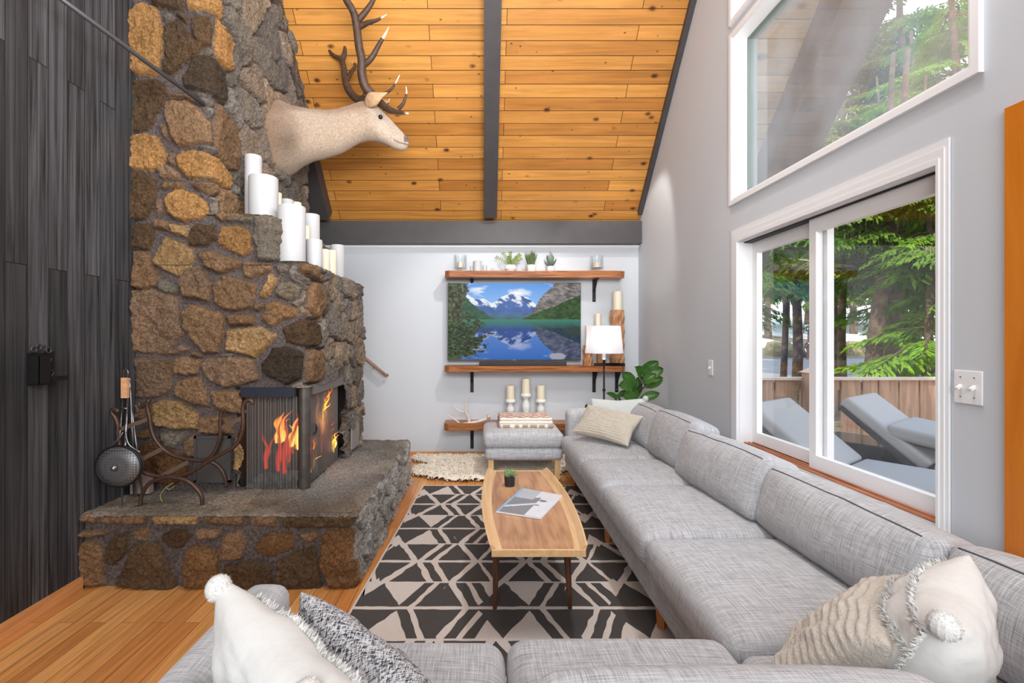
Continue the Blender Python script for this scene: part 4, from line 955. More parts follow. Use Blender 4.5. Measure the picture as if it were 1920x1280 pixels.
for k in range(11):
    kind, fl = seq[k % 4]; row(k, kind, fl, .004+k*rh)
b.build('dark_pattern', dark, rug)

# sheepskin
sk = [(772,862),(790,852),(820,850),(850,846),(880,844),(915,842),(960,842),(1010,846),(1060,852),(1082,862),(1078,880),(1050,892),(1000,898),(930,904),(880,905),(840,903),(800,898),(775,893),(770,884),(785,878),(806,876),(795,872),(778,868)]
sp = [(P(x, y, 1.0).x/(y-VPY)*F*H/1.0*1.0 if False else (x-VPX)*H/(y-VPY), F*H/(y-VPY)) for x, y in sk]
xs = [p[0] for p in sp]; ys = [p[1] for p in sp]; x = np.arange(min(xs)-.04, max(xs)+.04, .012); y = np.arange(min(ys)-.04, min(5.2, max(ys)+.04), .012); Xg, Yg = np.meshgrid(x, y)
dd = sdist(Xg+(vn(Xg, Yg, 12)-.5)*.05, Yg+(vn(Xg, Yg, 12, 3)-.5)*.05, sp); h = np.sqrt(np.clip(dd/.05, 0, 1))*.040+(fbm(Xg, Yg, 22, 3, 3)-.5)*.026*np.clip(dd/.03, 0, 1)
skin_o = thing('sheepskin_rug', 'cream shaggy sheepskin spread on the floor by the back wall', 'sheepskin', (0, 4.6, 0))
cc = np.array(C(232, 222, 206)[:3])*(.86+.28*fbm(Xg, Yg, 16, 3, 9))[..., None]
M['wool'] = mat('wool', attr='col', rough=1, spec=.1, bump=(70, .3, .006), sheen=.3)
grid_obj('fleece', np.stack([Xg, Yg, .015+np.maximum(h, .0)], -1), cc, dd > -.002, skin_o, M['wool'])
b = MB(); rs = random.Random(9); cols = []
k = 0
while k < 5200:
    X_, Y_ = rs.uniform(min(xs), max(xs)), rs.uniform(min(ys), 5.2)
    i = min(len(y)-1, int((Y_-y[0])/.012)); j = min(len(x)-1, int((X_-x[0])/.012))
    if dd[i, j] < -.006: continue
    k += 1; z0 = .015+max(0, h[i, j]); a = rs.uniform(0, 2*PI); l = rs.uniform(.014, .032); w_ = rs.uniform(.004, .008); d = Vector((math.cos(a), math.sin(a), rs.uniform(.1, .5)))*l; pz = Vector((-math.sin(a), math.cos(a), 0))*w_; p = Vector((X_, Y_, z0-.004))
    b.add([p-pz, p+pz, p+d*.6+pz*.8+Vector((0, 0, .005)), p+d, p+d*.6-pz*.8+Vector((0, 0, .005))], [(0, 1, 2, 3, 4)]); c = rs.uniform(.85, 1.12); cols += [(C(232, 222, 206)[0]*c, C(232, 222, 206)[1]*c, C(232, 222, 206)[2]*c, 1)]*5
b.build('wool_locks', M['wool'], skin_o, cols=cols)['kind'] = 'stuff'

# ------------------------------------------------------------------ sofas
LEG = wood_mat('sofa leg wood', C(186, 110, 48), C(206, 132, 66), (20, 20, 4)); PINE = wood_mat('pale leg wood', C(214, 172, 120), C(232, 196, 146), (20, 20, 4))
def T(x, y, z, rx=0, ry=0, rz=0):
    return Matrix.Translation((x, y, z)) @ Matrix.Rotation(math.radians(rz), 4, 'Z') @ Matrix.Rotation(math.radians(ry), 4, 'Y') @ Matrix.Rotation(math.radians(rx), 4, 'X')
def cushion(name, parent, x0, x1, y0, y1, z0, z1, r=.05, puff=(.0, .0, .02), m=None, wob=.004, seed=0, mtx=None, n=12):
    c = T((x0+x1)/2, (y0+y1)/2, (z0+z1)/2) if mtx is None else mtx
    b = MB(); b.soft((x1-x0, y1-y0, z1-z0), r, puff, n, c, wob, seed); return b.build(name, m or M['linen'], parent, smooth=True)
def piping(parent, size, c, r, puff, axisz=1, side=0, wobseed=0):
    """seam line round the front upper edge of a cushion block, in block space"""
    hx, hy, hz = [q/2 for q in size]
    pts = []
    return pts
so = thing('long_sofa', 'long grey linen sofa set against the window wall with loose back cushions', 'sofa', (1.2, 2.8, 0))
FX = .74
cushion('frame', so, FX, 1.50, 1.36, 4.30, .14, .30, .02, wob=0)
cushion('sofa_back', so, 1.48, 1.67, .42, 4.46, .14, .615, .05, puff=(0, 0, .0), wob=.003, seed=4)
cushion('armrest', so, FX+.02, 1.62, 4.29, 4.47, .14, .655, .045, wob=.003, seed=5)
for (a, b2, s_) in ((3.44, 4.28, 1), (2.83, 3.435, 2), (2.09, 2.825, 3), (1.345, 2.085, 4)):
    cushion('seat_cushion', so, FX-.045, 1.36, a, b2, .285, .445, .055, (.0, 0, .022), wob=.004, seed=s_, n=16)
cushion('seat_cushion', so, .70, 1.36, .55, 1.345, .285, .435, .05, (0, 0, .02), wob=.004, seed=8, n=14)
def back_cushion(parent, y0, y1, z1, seed, lean=13, th=.20, x=1.37, z0=.43, puffx=.055, roll=0):
    w_ = y1-y0; hgt = (z1-z0)/math.cos(math.radians(lean)); m_ = T(x+ (hgt/2)*math.sin(math.radians(lean)), (y0+y1)/2, z0+(z1-z0)/2, 0, lean) @ Matrix.Rotation(math.radians(roll), 4, 'X')
    b = MB(); b.soft((th, w_, hgt), .045, (puffx, .012, .018), 16, m_, .013, seed); o = b.build('back_cushion', M['linen'], parent, smooth=True)
    # seam line along the front top edge, laid on the cushion's surface
    from mathutils.bvhtree import BVHTree
    bv = BVHTree.FromPolygons([tuple(v) for v in b.v], b.f); pts = []
    for t in np.linspace(-1, 1, 44):
        u = t*(w_/2-.035); q = m_ @ Vector((-th/2-.10, u, hgt/2+.085)); d = (m_.to_3x3() @ Vector((1, 0, -.95))).normalized(); hit = bv.ray_cast(q, d)[0]
        if hit: pts.append(hit)
    MB().tube(pts, .0030, 6).build('piping', M['linen_dark'], o, smooth=True)
    return o
back_cushion(so, 3.62, 4.28, .735, 11, lean=16, x=1.33)
back_cushion(so, 3.02, 3.64, .755, 12, lean=15, x=1.33)
back_cushion(so, 2.20, 3.06, .72, 13, lean=18, x=1.30, roll=-1.5)
back_cushion(so, 1.40, 2.215, .70, 14, lean=16, x=1.33)
back_cushion(so, .66, 1.40, .70, 15, lean=14, x=1.38)
for (x, y) in ((.80, 3.05), (.80, 4.2), (.80, 2.14), (.80, 1.5), (1.5, 3.05), (1.5, 4.2), (1.5, 1.5)):
    MB().lathe((x, y, .014 if x < .98 and y < 4.22 else 0), [(.022, 0), (.032, .13)], 4).build('leg', LEG, so)
ns = thing('near_sofa', 'grey linen sofa along the bottom of the picture seen from behind', 'sofa', (0, .9, 0))
cushion('frame', ns, -.53, .68, .45, 1.36, .14, .30, .02, wob=0)
cushion('sofa_back', ns, -.66, 1.46, .40, .58, .14, .62, .05, wob=.003, seed=3)
cushion('armrest', ns, -.652, -.528, .44, 1.345, .14, .625, .04, wob=.002, seed=6)
cushion('seat_cushion', ns, -.525, .062, .55, 1.385, .285, .445, .055, (0, 0, .022), seed=21, n=16)
cushion('seat_cushion', ns, .066, .695, .55, 1.395, .285, .45, .055, (0, 0, .024), seed=22, n=16)
def back_cushion_n(x0, x1, z1, seed, y=.60, lean=-9, th=.19, z0=.44):
    w_ = x1-x0; hgt = z1-z0; m_ = T((x0+x1)/2, y+.02, (z0+z1)/2, lean*-1, 0); b = MB(); b.soft((w_, th, hgt), .06, (.012, .05, .02), 13, m_, .006, seed); return b.build('back_cushion', M['linen'], ns, smooth=True)
back_cushion_n(-.50, .072, .735, 31, y=.68); back_cushion_n(.068, .735, .765, 32, y=.705); back_cushion_n(.74, 1.30, .735, 33, y=.66)
for (x, y) in ((-.58, 1.28), (-.58, .5), (.6, 1.28), (.6, .5)): MB().lathe((x, y, 0 if x < -.6 else .014 if y > 1.7 else 0), [(.022, 0), (.032, .14)], 4).build('leg', LEG, ns)
ot = thing('footstool', 'square grey linen footstool on pale wooden legs carrying the folded blanket', 'footstool', (.37, 4.6, 0))
cushion('base', ot, .02, .725, 4.31, 4.90, .205, .318, .035, wob=.001); cushion('cushion_top', ot, .006, .735, 4.295, 4.91, .312, .455, .05, (0, 0, .012), seed=41)
for (x, y) in ((.075, 4.36), (.675, 4.36), (.075, 4.85), (.675, 4.85)): MB().box(x-.024, x+.024, y-.024, y+.024, .03, .21).build('leg', PINE, ot)

# ------------------------------------------------------------------ throw pillows
def pillow(name, lab, w_, hgt, th, mtx, m, seed=0, tassels=None, cat='cushion', rib=0, ribdir=0, fringe=None, tuft=None):
    t = thing(name, lab, cat, mtx.translation)
    N_ = 130 if rib else 48; vs = []; fs = []
    def surf(uu, vv, sgn):
        e = max(0, (1-uu*uu))*max(0, (1-vv*vv)); z = sgn*th/2*e**.42
        pin = 1-.10*(1-abs(vv))*abs(uu)**3; pin2 = 1-.10*(1-abs(uu))*abs(vv)**3
        nz = mnoise.noise(Vector((uu*2.3+seed, vv*2.3, sgn)))*.10*th+mnoise.noise(Vector((uu*6+seed, vv*6, sgn*2)))*.05*th+(mnoise.noise(Vector((uu*3+seed*2, vv*14+uu*3, sgn*3)))*.045*th if not rib else 0)
        z += nz*(e**.4)
        if rib and e > .004: z += sgn*rib*math.sin((vv if ribdir == 0 else uu)*hgt*.5*2*PI/.021)*min(1, e*8)
        return mtx @ Vector((uu*w_/2*pin, vv*hgt/2*pin2, z))
    for sgn in (-1, 1):
        k0 = len(vs)
        for i in range(N_+1):
            for j in range(N_+1):
                u, v = -1+2*i/N_, -1+2*j/N_; uu, vv = math.sin(u*PI/2), math.sin(v*PI/2)
                vs.append(surf(uu, vv, sgn))
        for i in range(N_):
            for j in range(N_):
                a = k0+i*(N_+1)+j; f = (a, a+N_+1, a+N_+2, a+1); fs.append(f if sgn > 0 else f[::-1])
    b = MB(); b.add(vs, fs); 
    # weld the two sheets at the seam
    import bmesh
    o = b.build('cover', m, t, smooth=True); bm = bmesh.new(); bm.from_mesh(o.data); bmesh.ops.remove_doubles(bm, verts=bm.verts, dist=.0006); bm.to_mesh(o.data); bm.free()
    if tassels:
        for tt_ in tassels:
            u, v = tt_[:2]; c = surf(u, v, tt_[2] if len(tt_) > 2 else 1); b = MB(); rs = random.Random(int(u*5+v*9+seed))
            b.ball(c, .0245, 14, 10)
            for k in range(420):
                d = Vector((rs.gauss(0, 1), rs.gauss(0, 1), rs.gauss(0, 1))).normalized(); q = c+d*.019; s_ = d.cross(Vector((.3, .5, .8))).normalized()*.0028; b.add([q-s_, q+s_, q+d*.0085+s_*.5], [(0, 1, 2)])
            b.build('pompom', m, t, smooth=False)
    if tuft:   # rows of cut fringe across the face: list of (u0,v0,u1,v1,side)
        b = MB(); rs = random.Random(seed+3)
        for (u0, v0, u1, v1, sd) in tuft:
            for k in range(900):
                q = rs.random(); u, v = u0+(u1-u0)*q, v0+(v1-v0)*q+rs.uniform(-.02, .02); c = surf(u, v, sd); nrm_ = (mtx.to_3x3() @ Vector((rs.uniform(-.9, .9), rs.uniform(-.9, .9), sd*.8))).normalized()
                s_ = (mtx.to_3x3() @ Vector((rs.uniform(-1, 1), rs.uniform(-1, 1), 0))).normalized()*.003; b.add([c-s_, c+s_, c+nrm_*rs.uniform(.008, .017)], [(0, 1, 2)])
        b.build('fringe', m, t)
    return t
knit = mat('cream knit', C(216, 206, 190), .95, bump=(210, 1.0, .006), noise=(120, .16)); white_c = mat('white cotton', C(216, 215, 212), .95, bump=(25, .35, .006), noise=(60, .03))
creamc = mat('cream cotton knit', C(226, 218, 206), .95, bump=(130, 1.0, .008), noise=(120, .08)); tweed = weave_mat('charcoal tweed', C(38, 40, 46), C(208, 208, 212), 420, 90, .9, dist=.003, mid=(.42, .57)); bl = mat('pale blue grey cotton', C(206, 210, 208), .95, bump=(90, .7, .004))
# axes: pillow local x = width, y = height, z = thickness
def frame_m(c, xdir, ydir):
    x = Vector(xdir).normalized(); y = Vector(ydir); y = (y-x*y.dot(x)).normalized(); z = x.cross(y); m_ = Matrix((x, y, z)).transposed().to_4x4(); m_.translation = Vector(c); return m_
pA = P(1106, 766, 4.05); 
a = P(1100, 765, 4.10); b2 = P(1196, 786, 3.78); c0 = P(1184, 838, 3.62); d0 = P(1083, 812, 3.93)
pillow('lumbar_pillow', 'cream ribbed knit lumbar pillow at the far end of the long sofa', .50, .30, .13, frame_m((a+b2+c0+d0)/4+Vector((0, .02, .015)), b2-a, (a+b2)/2-(c0+d0)/2), knit, 1, rib=.0026)
pillow('pompom_pillow', 'pale fringed pillow with a corner tassel behind the ribbed lumbar pillow', .46, .40, .11, frame_m(P(1160, 790, 4.10), (.95, -.35, .05), (.15, .30, 1)), bl, 2, tassels=[(.98, .98)], tuft=[(-.6, .9, .0, .2, -1), (.0, .2, .5, .9, -1)])
def corner_pillow(name, lab, A, xd, L_, up, Hh, th, m, seed, **kw):
    """A = top corner, xd = direction of the top edge, up = upward direction in the pillow's plane"""
    m_ = frame_m((0, 0, 0), xd, up); x = m_.col[0].to_3d(); y = m_.col[1].to_3d(); c = Vector(A)+x*L_*.5*.97-y*Hh*.5*.97; m_.translation = c
    return pillow(name, lab, L_, Hh, th, m_, m, seed, **kw)
B1 = P(1510, 1262, 1.23); Tt = P(1727, 1080, 1.2); corner_pillow('knit_pillow', 'cream chunky knit pillow leaning in the sofa corner, left of the white one', Tt, (-.76, -.65, 0), .43, Tt-B1, .38, .17, creamc, 3, rib=.0026)
B1 = P(1690, 1300, 1.168); Tt = P(1815, 1046, 1.128); corner_pillow('fringed_pillow', 'white fringed pillow at the right end of the sofa corner', Tt, (-.75, -.66, 0), .43, Tt-B1, .40, .20, white_c, 4, tassels=[(.98, .98)], tuft=[(-.9, .85, .95, .82, 1), (-.9, .55, .95, .55, 1), (-.9, .2, .95, .2, 1), (-.9, -.2, .95, -.2, 1), (.975, -.9, .975, .9, 1)])
corner_pillow('tasselled_pillow', 'large white pillow with pompom corners over the left arm of the near sofa', P(418, 1094, .95), (.73, -.67, -.03), .50, (-.25, 0, .97), .38, .17, white_c, 6, tassels=[(-.95, .97), (.55, .97)], tuft=[(-.7, .86, .9, .86, -1), (-.7, .62, .9, .62, -1), (-.5, .3, .9, .3, -1)])
corner_pillow('tweed_pillow', 'black and white tweed pillow beside the large white one', P(568, 1116, .99), (.72, -.69, -.01), .44, (-.2, -.1, .97), .34, .15, tweed, 7)

# ------------------------------------------------------------------ coffee table
ct = thing('coffee_table', 'long walnut coffee table with curved pale lipped edges on tapered legs', 'table', (.24, 2.655, 0.014))
walnut = bpy.data.materials.new('figured walnut'); walnut.use_nodes = True; n = walnut.node_tree; L = n.links.new; bs = n.nodes['Principled BSDF']; bs.inputs['Roughness'].default_value = .32
t = N(n, 'TexCoord'); mp = N(n, 'Mapping'); mp.inputs['Scale'].default_value = (4.4, 1.15, 1); mp.inputs['Location'].default_value = (.35, .1, 0); L(t.outputs['Object'], mp.inputs['Vector'])
sx_ = N(n, 'SeparateXYZ'); L(mp.outputs[0], sx_.inputs[0]); ab = N(n, 'Math', operation='PINGPONG', n1=.5); L(sx_.outputs['X'], ab.inputs[0]); cb = N(n, 'CombineXYZ'); L(ab.outputs[0], cb.inputs['X']); L(sx_.outputs['Y'], cb.inputs['Y'])
g_n = N(n, 'TexNoise', i_Scale=1.6, i_Detail=3.0, i_Distortion=.6); L(cb.outputs[0], g_n.inputs['Vector']); ml = N(n, 'Math', operation='MULTIPLY', n1=16.0); L(g_n.outputs[0], ml.inputs[0]); sn = N(n, 'Math', operation='SINE'); L(ml.outputs[0], sn.inputs[0])
r = N(n, 'MapRange', n1=-1.0, n2=1.0); L(sn.outputs[0], r.inputs[0]); f2 = N(n, 'TexNoise', i_Scale=1.0, i_Detail=6.0); mp2 = N(n, 'Mapping'); mp2.inputs['Scale'].default_value = (70, 5, 1); L(t.outputs['Object'], mp2.inputs['Vector']); L(mp2.outputs[0], f2.inputs['Vector'])
md = N(n, 'Math', operation='MULTIPLY'); L(r.outputs[0], md.inputs[0]); L(f2.outputs[0], md.inputs[1])
mx = N(n, 'Mix', data_type='RGBA'); mx.inputs['A'].default_value = C(212, 164, 120); mx.inputs['B'].default_value = C(128, 84, 56); L(md.outputs[0], mx.inputs['Factor']); L(mx.outputs['Result'], bs.inputs['Base Color'])
pale = wood_mat('pale maple edge', C(214, 170, 118), C(234, 198, 150), (30, 2, 30), .35)
ya, yb = 2.04, 3.27; cx = .238
def hw(y, k=0): t = (y-(ya+yb)/2)/((yb-ya)/2); return .242-.040*t*t-.004*t-k
NN = 24; top = .40; b = MB(); ys_ = np.linspace(ya, yb, NN+1)
for i in range(NN):
    y0, y1 = ys_[i], ys_[i+1]; a0, a1 = hw(y0, .052), hw(y1, .052)
    b.add([(cx-a0, y0, top), (cx+a0, y0, top), (cx+a1, y1, top), (cx-a1, y1, top), (cx-a0, y0, top-.02), (cx+a0, y0, top-.02), (cx+a1, y1, top-.02), (cx-a1, y1, top-.02)], [(0, 1, 2, 3), (7, 6, 5, 4)]+([(4, 5, 1, 0)] if i == 0 else [])+([(3, 2, 6, 7)] if i == NN-1 else []))
b.build('tabletop', walnut, ct)
for sg in (-1, 1):
    b = MB(); prof = [(.054, top-.022), (.054, top+.0005), (.030, top+.004), (.006, top+.024), (-.002, top+.024), (.004, top+.006), (.030, top-.020)]; vs = []
    for y in ys_: vs += [Vector((cx+sg*(hw(y)-q), y, z)) for q, z in prof]
    k = len(prof); fs = [(i*k+j, i*k+(j+1) % k, (i+1)*k+(j+1) % k, (i+1)*k+j) for i in range(NN) for j in range(k)]+[tuple(range(k)), tuple(NN*k+j for j in range(k))]
    b.add(vs, fs); b.build('raised_edge', pale, ct)
for y0, y1 in ((ya-.006, ya+.008), (yb-.008, yb+.006)): MB().box(cx-hw(ya)+.006, cx+hw(ya)-.006, y0, y1, top-.024, top+.004).build('end_edge', pale, ct)
dleg = wood_mat('dark walnut leg', C(62, 38, 26), C(104, 66, 44), (30, 30, 3), .35)
for (x, y, dx, dy) in ((.07, 2.34, -.012, .05), (.405, 2.34, .012, .05), (.07, 2.98, -.012, -.05), (.405, 2.98, .012, -.05)):
    MB().tube([(x+dx*.0, y-dy*-.0+0, top-.02), (x+dx, y-dy, .014)], [.021, .010], 14).build('leg', dleg, ct, smooth=True, sharp=50)
MB().box(.07, .405, 2.335, 2.352, .315, .34).box(.07, .405, 2.97, 2.985, .315, .34).box(.23, .25, 2.34, 2.98, .32, .337).build('stretcher', dleg, ct)
# potted succulent on the table
def leafquad(b, p, d, l, w_, up=Vector((0, 0, 1)), curl=.2, thick=0):
    d = d.normalized(); s_ = d.cross(up)
    if s_.length < 1e-3: s_ = Vector((1, 0, 0))
    s_.normalize(); nn = s_.cross(d); q = []
    for t, ww in ((0, .35), (.3, .9), (.6, 1), (.85, .6), (1, .02)):
        c = p+d*l*t-nn*curl*l*t*t*-1; q.append((c-s_*w_*ww*.5, c+s_*w_*ww*.5))
    vs = [v for pr in q for v in pr]; b.add(vs, [(2*i, 2*i+1, 2*i+3, 2*i+2) for i in range(4)])
def fleshy(b, p, d, l, w_):
    d = d.normalized(); b.tube([p, p+d*l*.4, p+d*l*.8, p+d*l], [w_*.35, w_*.5, w_*.35, w_*.03], 6)
green = lambda nm, c, v=.2: mat(nm, c, .5, noise=(40, v))
sc_ = thing('potted_succulent', 'small green succulent in a black pot on the coffee table', 'potted plant', (.165, 2.94, .40))
MB().lathe((.165, 2.94, .401), [(.030, 0), (.034, .068), (.030, .068), (.029, .055), (.001, .055)], 24).build('pot', mat('black pot', C(40, 40, 42), .5), sc_, smooth=True, sharp=40)
b = MB(); rs = random.Random(3)
for k in range(46):
    a = rs.uniform(0, 2*PI); el_ = rs.uniform(.35, 1.5); d = Vector((math.cos(a)*math.cos(el_), math.sin(a)*math.cos(el_), math.sin(el_))); fleshy(b, Vector((.165, 2.94, .455))+Vector((d.x, d.y, 0))*.012, d, rs.uniform(.035, .052), .016)
b.build('leaves', green('succulent green', C(122, 150, 96), .35), sc_, smooth=True)
# magazine
mz = thing('magazine', 'open white and grey picture magazine lying askew on the coffee table', 'magazine', (.3, 2.5, .40))
zz = .412
def onz(px, py, z): Y = F*(H-z)/(py-VPY); return Vector(((px-VPX)/F*Y, Y, z))
q = [onz(930, 957, zz), onz(1015, 970, zz), onz(1055, 928, zz), onz(978, 914, zz)]
b = MB(); b.prism([Vector((v.x, v.y, .402)) for v in q], (0, 0, .009)); b.build('pages', mat('paper', C(232, 234, 238), .5), mz)
cv = np.zeros((40, 56, 3)); U, V_ = np.meshgrid(np.linspace(0, 1, 56), np.linspace(0, 1, 40))
base = np.array(C(226, 228, 232)[:3]); img = np.ones((40, 56, 1))*base
lo = (U < .62) & (V_ < .66+.1*U); img[lo] = C(140, 142, 146)[:3]; img[(U < .5) & (V_ > .60)] = C(190, 194, 200)[:3]
img[np.abs(V_-(.18+.45*U)) < .03] = C(232, 232, 236)[:3]; img[(U < .06)] = C(150, 186, 216)[:3]; img[(np.hypot((U-.72)*1.4, (V_-.62)*3) < .12)] = C(120, 124, 130)[:3]; img[(np.hypot((U-.68)*1.4, (V_-.42)*4) < .09)] = C(150, 152, 156)[:3]
img = img*(.94+.12*fbm(U, V_, 8, 3, 2))[..., None]
Pm = np.array([[list((q[0]*(1-u)+q[1]*u)*(1-v)+(q[3]*(1-u)+q[2]*u)*v) for u in U[0]] for v in V_[:, 0]]); Pm[..., 2] = .4116
grid_obj('printed_page', Pm, img, None, mz, mat('printed page', attr='col', rough=.35))

# ------------------------------------------------------------------ wall shelves and what stands on them
def shelf(lab, x0, x1, z1, th, seed, brs):
    t = thing('floating_shelf', lab, 'shelf', ((x0+x1)/2, W-.13, z1-th), 'live edge wall shelves')
    n_ = 40; vs = []; rs = random.Random(seed); b = MB()
    for i in range(n_+1):
        u = i/n_; x = x0+(x1-x0)*u; wv = .008*math.sin(u*9+seed)+.005*math.sin(u*23+seed); e = min(u, 1-u); cut = .035*max(0, 1-e/.02)
        vs += [Vector((x, W-.002, z1)), Vector((x, W-.25-wv+cut, z1)), Vector((x, W-.235-wv+cut, z1-th)), Vector((x, W-.002, z1-th))]
    fs = [(i*4+j, i*4+(j+1) % 4, (i+1)*4+(j+1) % 4, (i+1)*4+j) for i in range(n_) for j in range(4)]+[(0, 3, 2, 1), (n_*4, n_*4+1, n_*4+2, n_*4+3)]
    b.add(vs, fs); b.build('board', M['shelf'], t)
    for bx, full in brs:
        b = MB(); dz = .24; b.box(bx-.018, bx+.018, W-.008, W, z1-th-dz, z1-th); b.box(bx-.018, bx+.018, W-.17, W-.002, z1-th-.008, z1-th)
        b.bar((bx, W-.012, z1-th-dz*.55), (bx, W-.13, z1-th-.01), .016, .012); b.build('bracket', M['black'], t)
        MB().ball((bx, W-.010, z1-th-dz+.03), .006, 8, 6).build('screw', M['steel'], t)
SH = [2.012, 1.016, .413]
shelf('topmost live edge wooden wall shelf above the television', -.396, 1.497, SH[0], .066, 1, [(-.117, 1), (1.222, 1)])
shelf('middle live edge wooden wall shelf under the television and soundbar', -.402, 1.497, SH[1], .062, 5, [(-.117, 1), (1.222, 1), (1.47, 1)])
shelf('lowest live edge wooden wall shelf behind the footstool', -.405, 1.47, SH[2], .076, 8, [(-.117, 1), (1.222, 1)])
# television
tv = thing('television', 'wide flat television showing a mountain lake, hung between two wooden shelves', 'television', (.34, 5.2, 1.07))
x0, x1, z0, z1 = -.379, 1.057, 1.068, 1.905; YT = 5.17
MB().box(x0, x1, YT, YT+.04, z0, z1).box(x0+.42, x1-.42, YT+.04, W-.002, z0+.2, z1-.2).build('casing', mat('tv bezel', C(34, 34, 37), .35), tv)
nx, nz = 420, 240; U, V_ = np.meshgrid(np.linspace(0, 1, nx), np.linspace(0, 1, nz))
def scene_img(U, V):
    V = V.copy(); wl = .475
    refl = V > wl; Vr = np.where(refl, wl-(V-wl)*1.0, V)
    sky = np.array([.10, .32, .78])*(1-Vr[..., None]*1.2)+np.array([.45, .70, .95])*Vr[..., None]*1.4
    cl = np.clip((fbm(U*1.0, Vr*2.5, 5, 5, 3)-.62)*5, 0, 1)[..., None]; img = sky*(1-cl)+np.array([.9, .92, .95])*cl
    def lay(pts, colf, rough=.012, sc=22, o=0):
        nonlocal img
        xs_ = [p[0] for p in pts]; ys__ = [p[1] for p in pts]; ln = np.interp(U, xs_, ys__)+(fbm(U, U*0, sc, 4, o)-.5)*rough*4; m_ = Vr > ln
        c = colf(U, Vr, ln); img = np.where(m_[..., None], c, img)
    def blue(u, v, ln):
        t = fbm(u*1.2-v*.9, v*.8+u*.5, 16, 5, 6); dpt = v-ln; c = np.array([.03, .07, .20])[None, None]*(1+1.8*t[..., None]); sn = np.clip((t-.52+np.clip(.07-dpt, -.05, .06)*3.0)*8, 0, 1)[..., None]*(np.clip((.20-dpt)*9, 0, 1))[..., None]; c = c*(1-sn)+np.array([.85, .88, .95])*sn
        gr = np.clip((v-.36)*8, 0, 1)[..., None]; return c*(1-gr)+np.array([.05, .13, .10])*gr*(.7+.8*t[..., None])
    # cloud behind the summit
    cs = np.clip(1.2-np.hypot((U-.53)/.085, (Vr-.13)/.055)+ (fbm(U, Vr, 20, 3, 9)-.5), 0, 1)[..., None]; img = img*(1-cs)+np.array([.95, .96, .98])*cs
    lay([(0, .0), (.12, .12), (.2, .19), (.27, .21), (.33, .27), (.4, .19), (.475, .115), (.52, .15), (.60, .18), (.66, .27), (.72, .36), (1, .5)], blue, .010)
    lay([(0, -.2), (.1, .10), (.16, .22), (.24, .34), (.33, .47), (1, .6)], lambda u, v, ln: np.array([.02, .07, .035])*(.5+1.6*fbm(u, v, 40, 3, 12))[..., None], .01)
    lay([(0, .8), (.55, .48), (.64, .38), (.68, .24), (.72, .15), (.78, .06), (.82, -.05), (1.1, -.2)], lambda u, v, ln: np.array([.27, .245, .23])*(.12+2.0*fbm(u-v*1.6, v*.6+u, 26, 5, 15)**1.7)[..., None], .012)
    lay([(0, .9), (.54, .475), (.62, .42), (.75, .33), (.88, .25), (1, .14)], lambda u, v, ln: np.array([.035, .085, .022])*(.25+2.0*fbm(u, v, 44, 5, 18)**1.6)[..., None], .012)
    rf = refl[..., None]; dv = np.clip((V-wl)/.13, 0, 1)[..., None]
    tur = np.array([.05, .22, .15]); img_r = img*np.array([.34, .40, .55])+np.array([.004, .012, .05])
    img_r = tur*(1-dv)+img_r*dv; deep = np.clip((V-.72)*5, 0, 1)[..., None]*0.0
    skyr = np.array([.02, .09, .42]); issky = (fbm(U, V, 1)*0+1)
    img = np.where(rf, img_r, img)
    # left foreground forest and bush
    n1 = fbm(U, V, 34, 5, 25); lf = (U < .06+.10*(fbm(U*0+3, V, 12, 3, 30)-.2)*np.clip(1.2-V, .4, 1)+.02) & (n1 > .30); img[lf] = (np.array([.05, .075, .03])*(.3+2.2*vn(U, V, 160)[..., None]))[lf]
    bs_ = np.hypot((U-.09)/.16, (V-.72)/.28)+(n1-.5)*1.6+(fbm(U, V, 9, 2, 50)-.5)*.8 < 1; img[bs_] = (np.array([.035, .055, .022])*(.15+3.2*fbm(U, V, 70, 4, 44)[..., None]**3*2))[bs_]
    bs2 = (U < .05+.10*(1-V)*(1-V)+(n1-.45)*.16) & (V < .5); img[bs2] = (np.array([.05, .06, .025])*(.15+3.2*fbm(U, V*.5, 80, 4, 47)[..., None]**3*2))[bs2]
    rc = np.hypot((U-.83)/.06, (V-.96)/.045)+(n1-.5)*.6 < 1; img[rc] = [.35, .34, .42]
    tr2 = np.hypot((U-.97)/.06, (V-.62)/.05)+(n1-.5)*3 < 1; img[tr2] = [.03, .05, .04]
    return np.clip(img, 0, 1)
img = scene_img(U, V_); Pm = np.stack([x0+.006+(x1-x0-.012)*U, np.full(U.shape, YT-.0012), z1-.007-(z1-z0-.018)*V_], -1)
grid_obj('screen', Pm, img, None, tv, mat('lit screen', attr='col', rough=.3, spec=.06, emit=.62))
MB().box(.33, .352, YT-.002, YT, z0+.002, z0+.006).build('maker_mark', M['steel'], tv)
sb = thing('soundbar', 'long slim black soundbar on the middle shelf under the television', 'soundbar', (.42, 5.1, SH[1]))
MB().soft((.925, .07, .040), .006, n=3, mtx=T(.425, 5.10, SH[1]+.0215)).build('body', mat('soundbar cloth', C(44, 44, 48), .7, bump=(300, .3, .001)), sb); MB().box(-.03, .88, 5.062, 5.066, SH[1]+.006, SH[1]+.036).build('grille', mat('grille', C(52, 50, 54), .8, bump=(400, .4, .001)), sb)
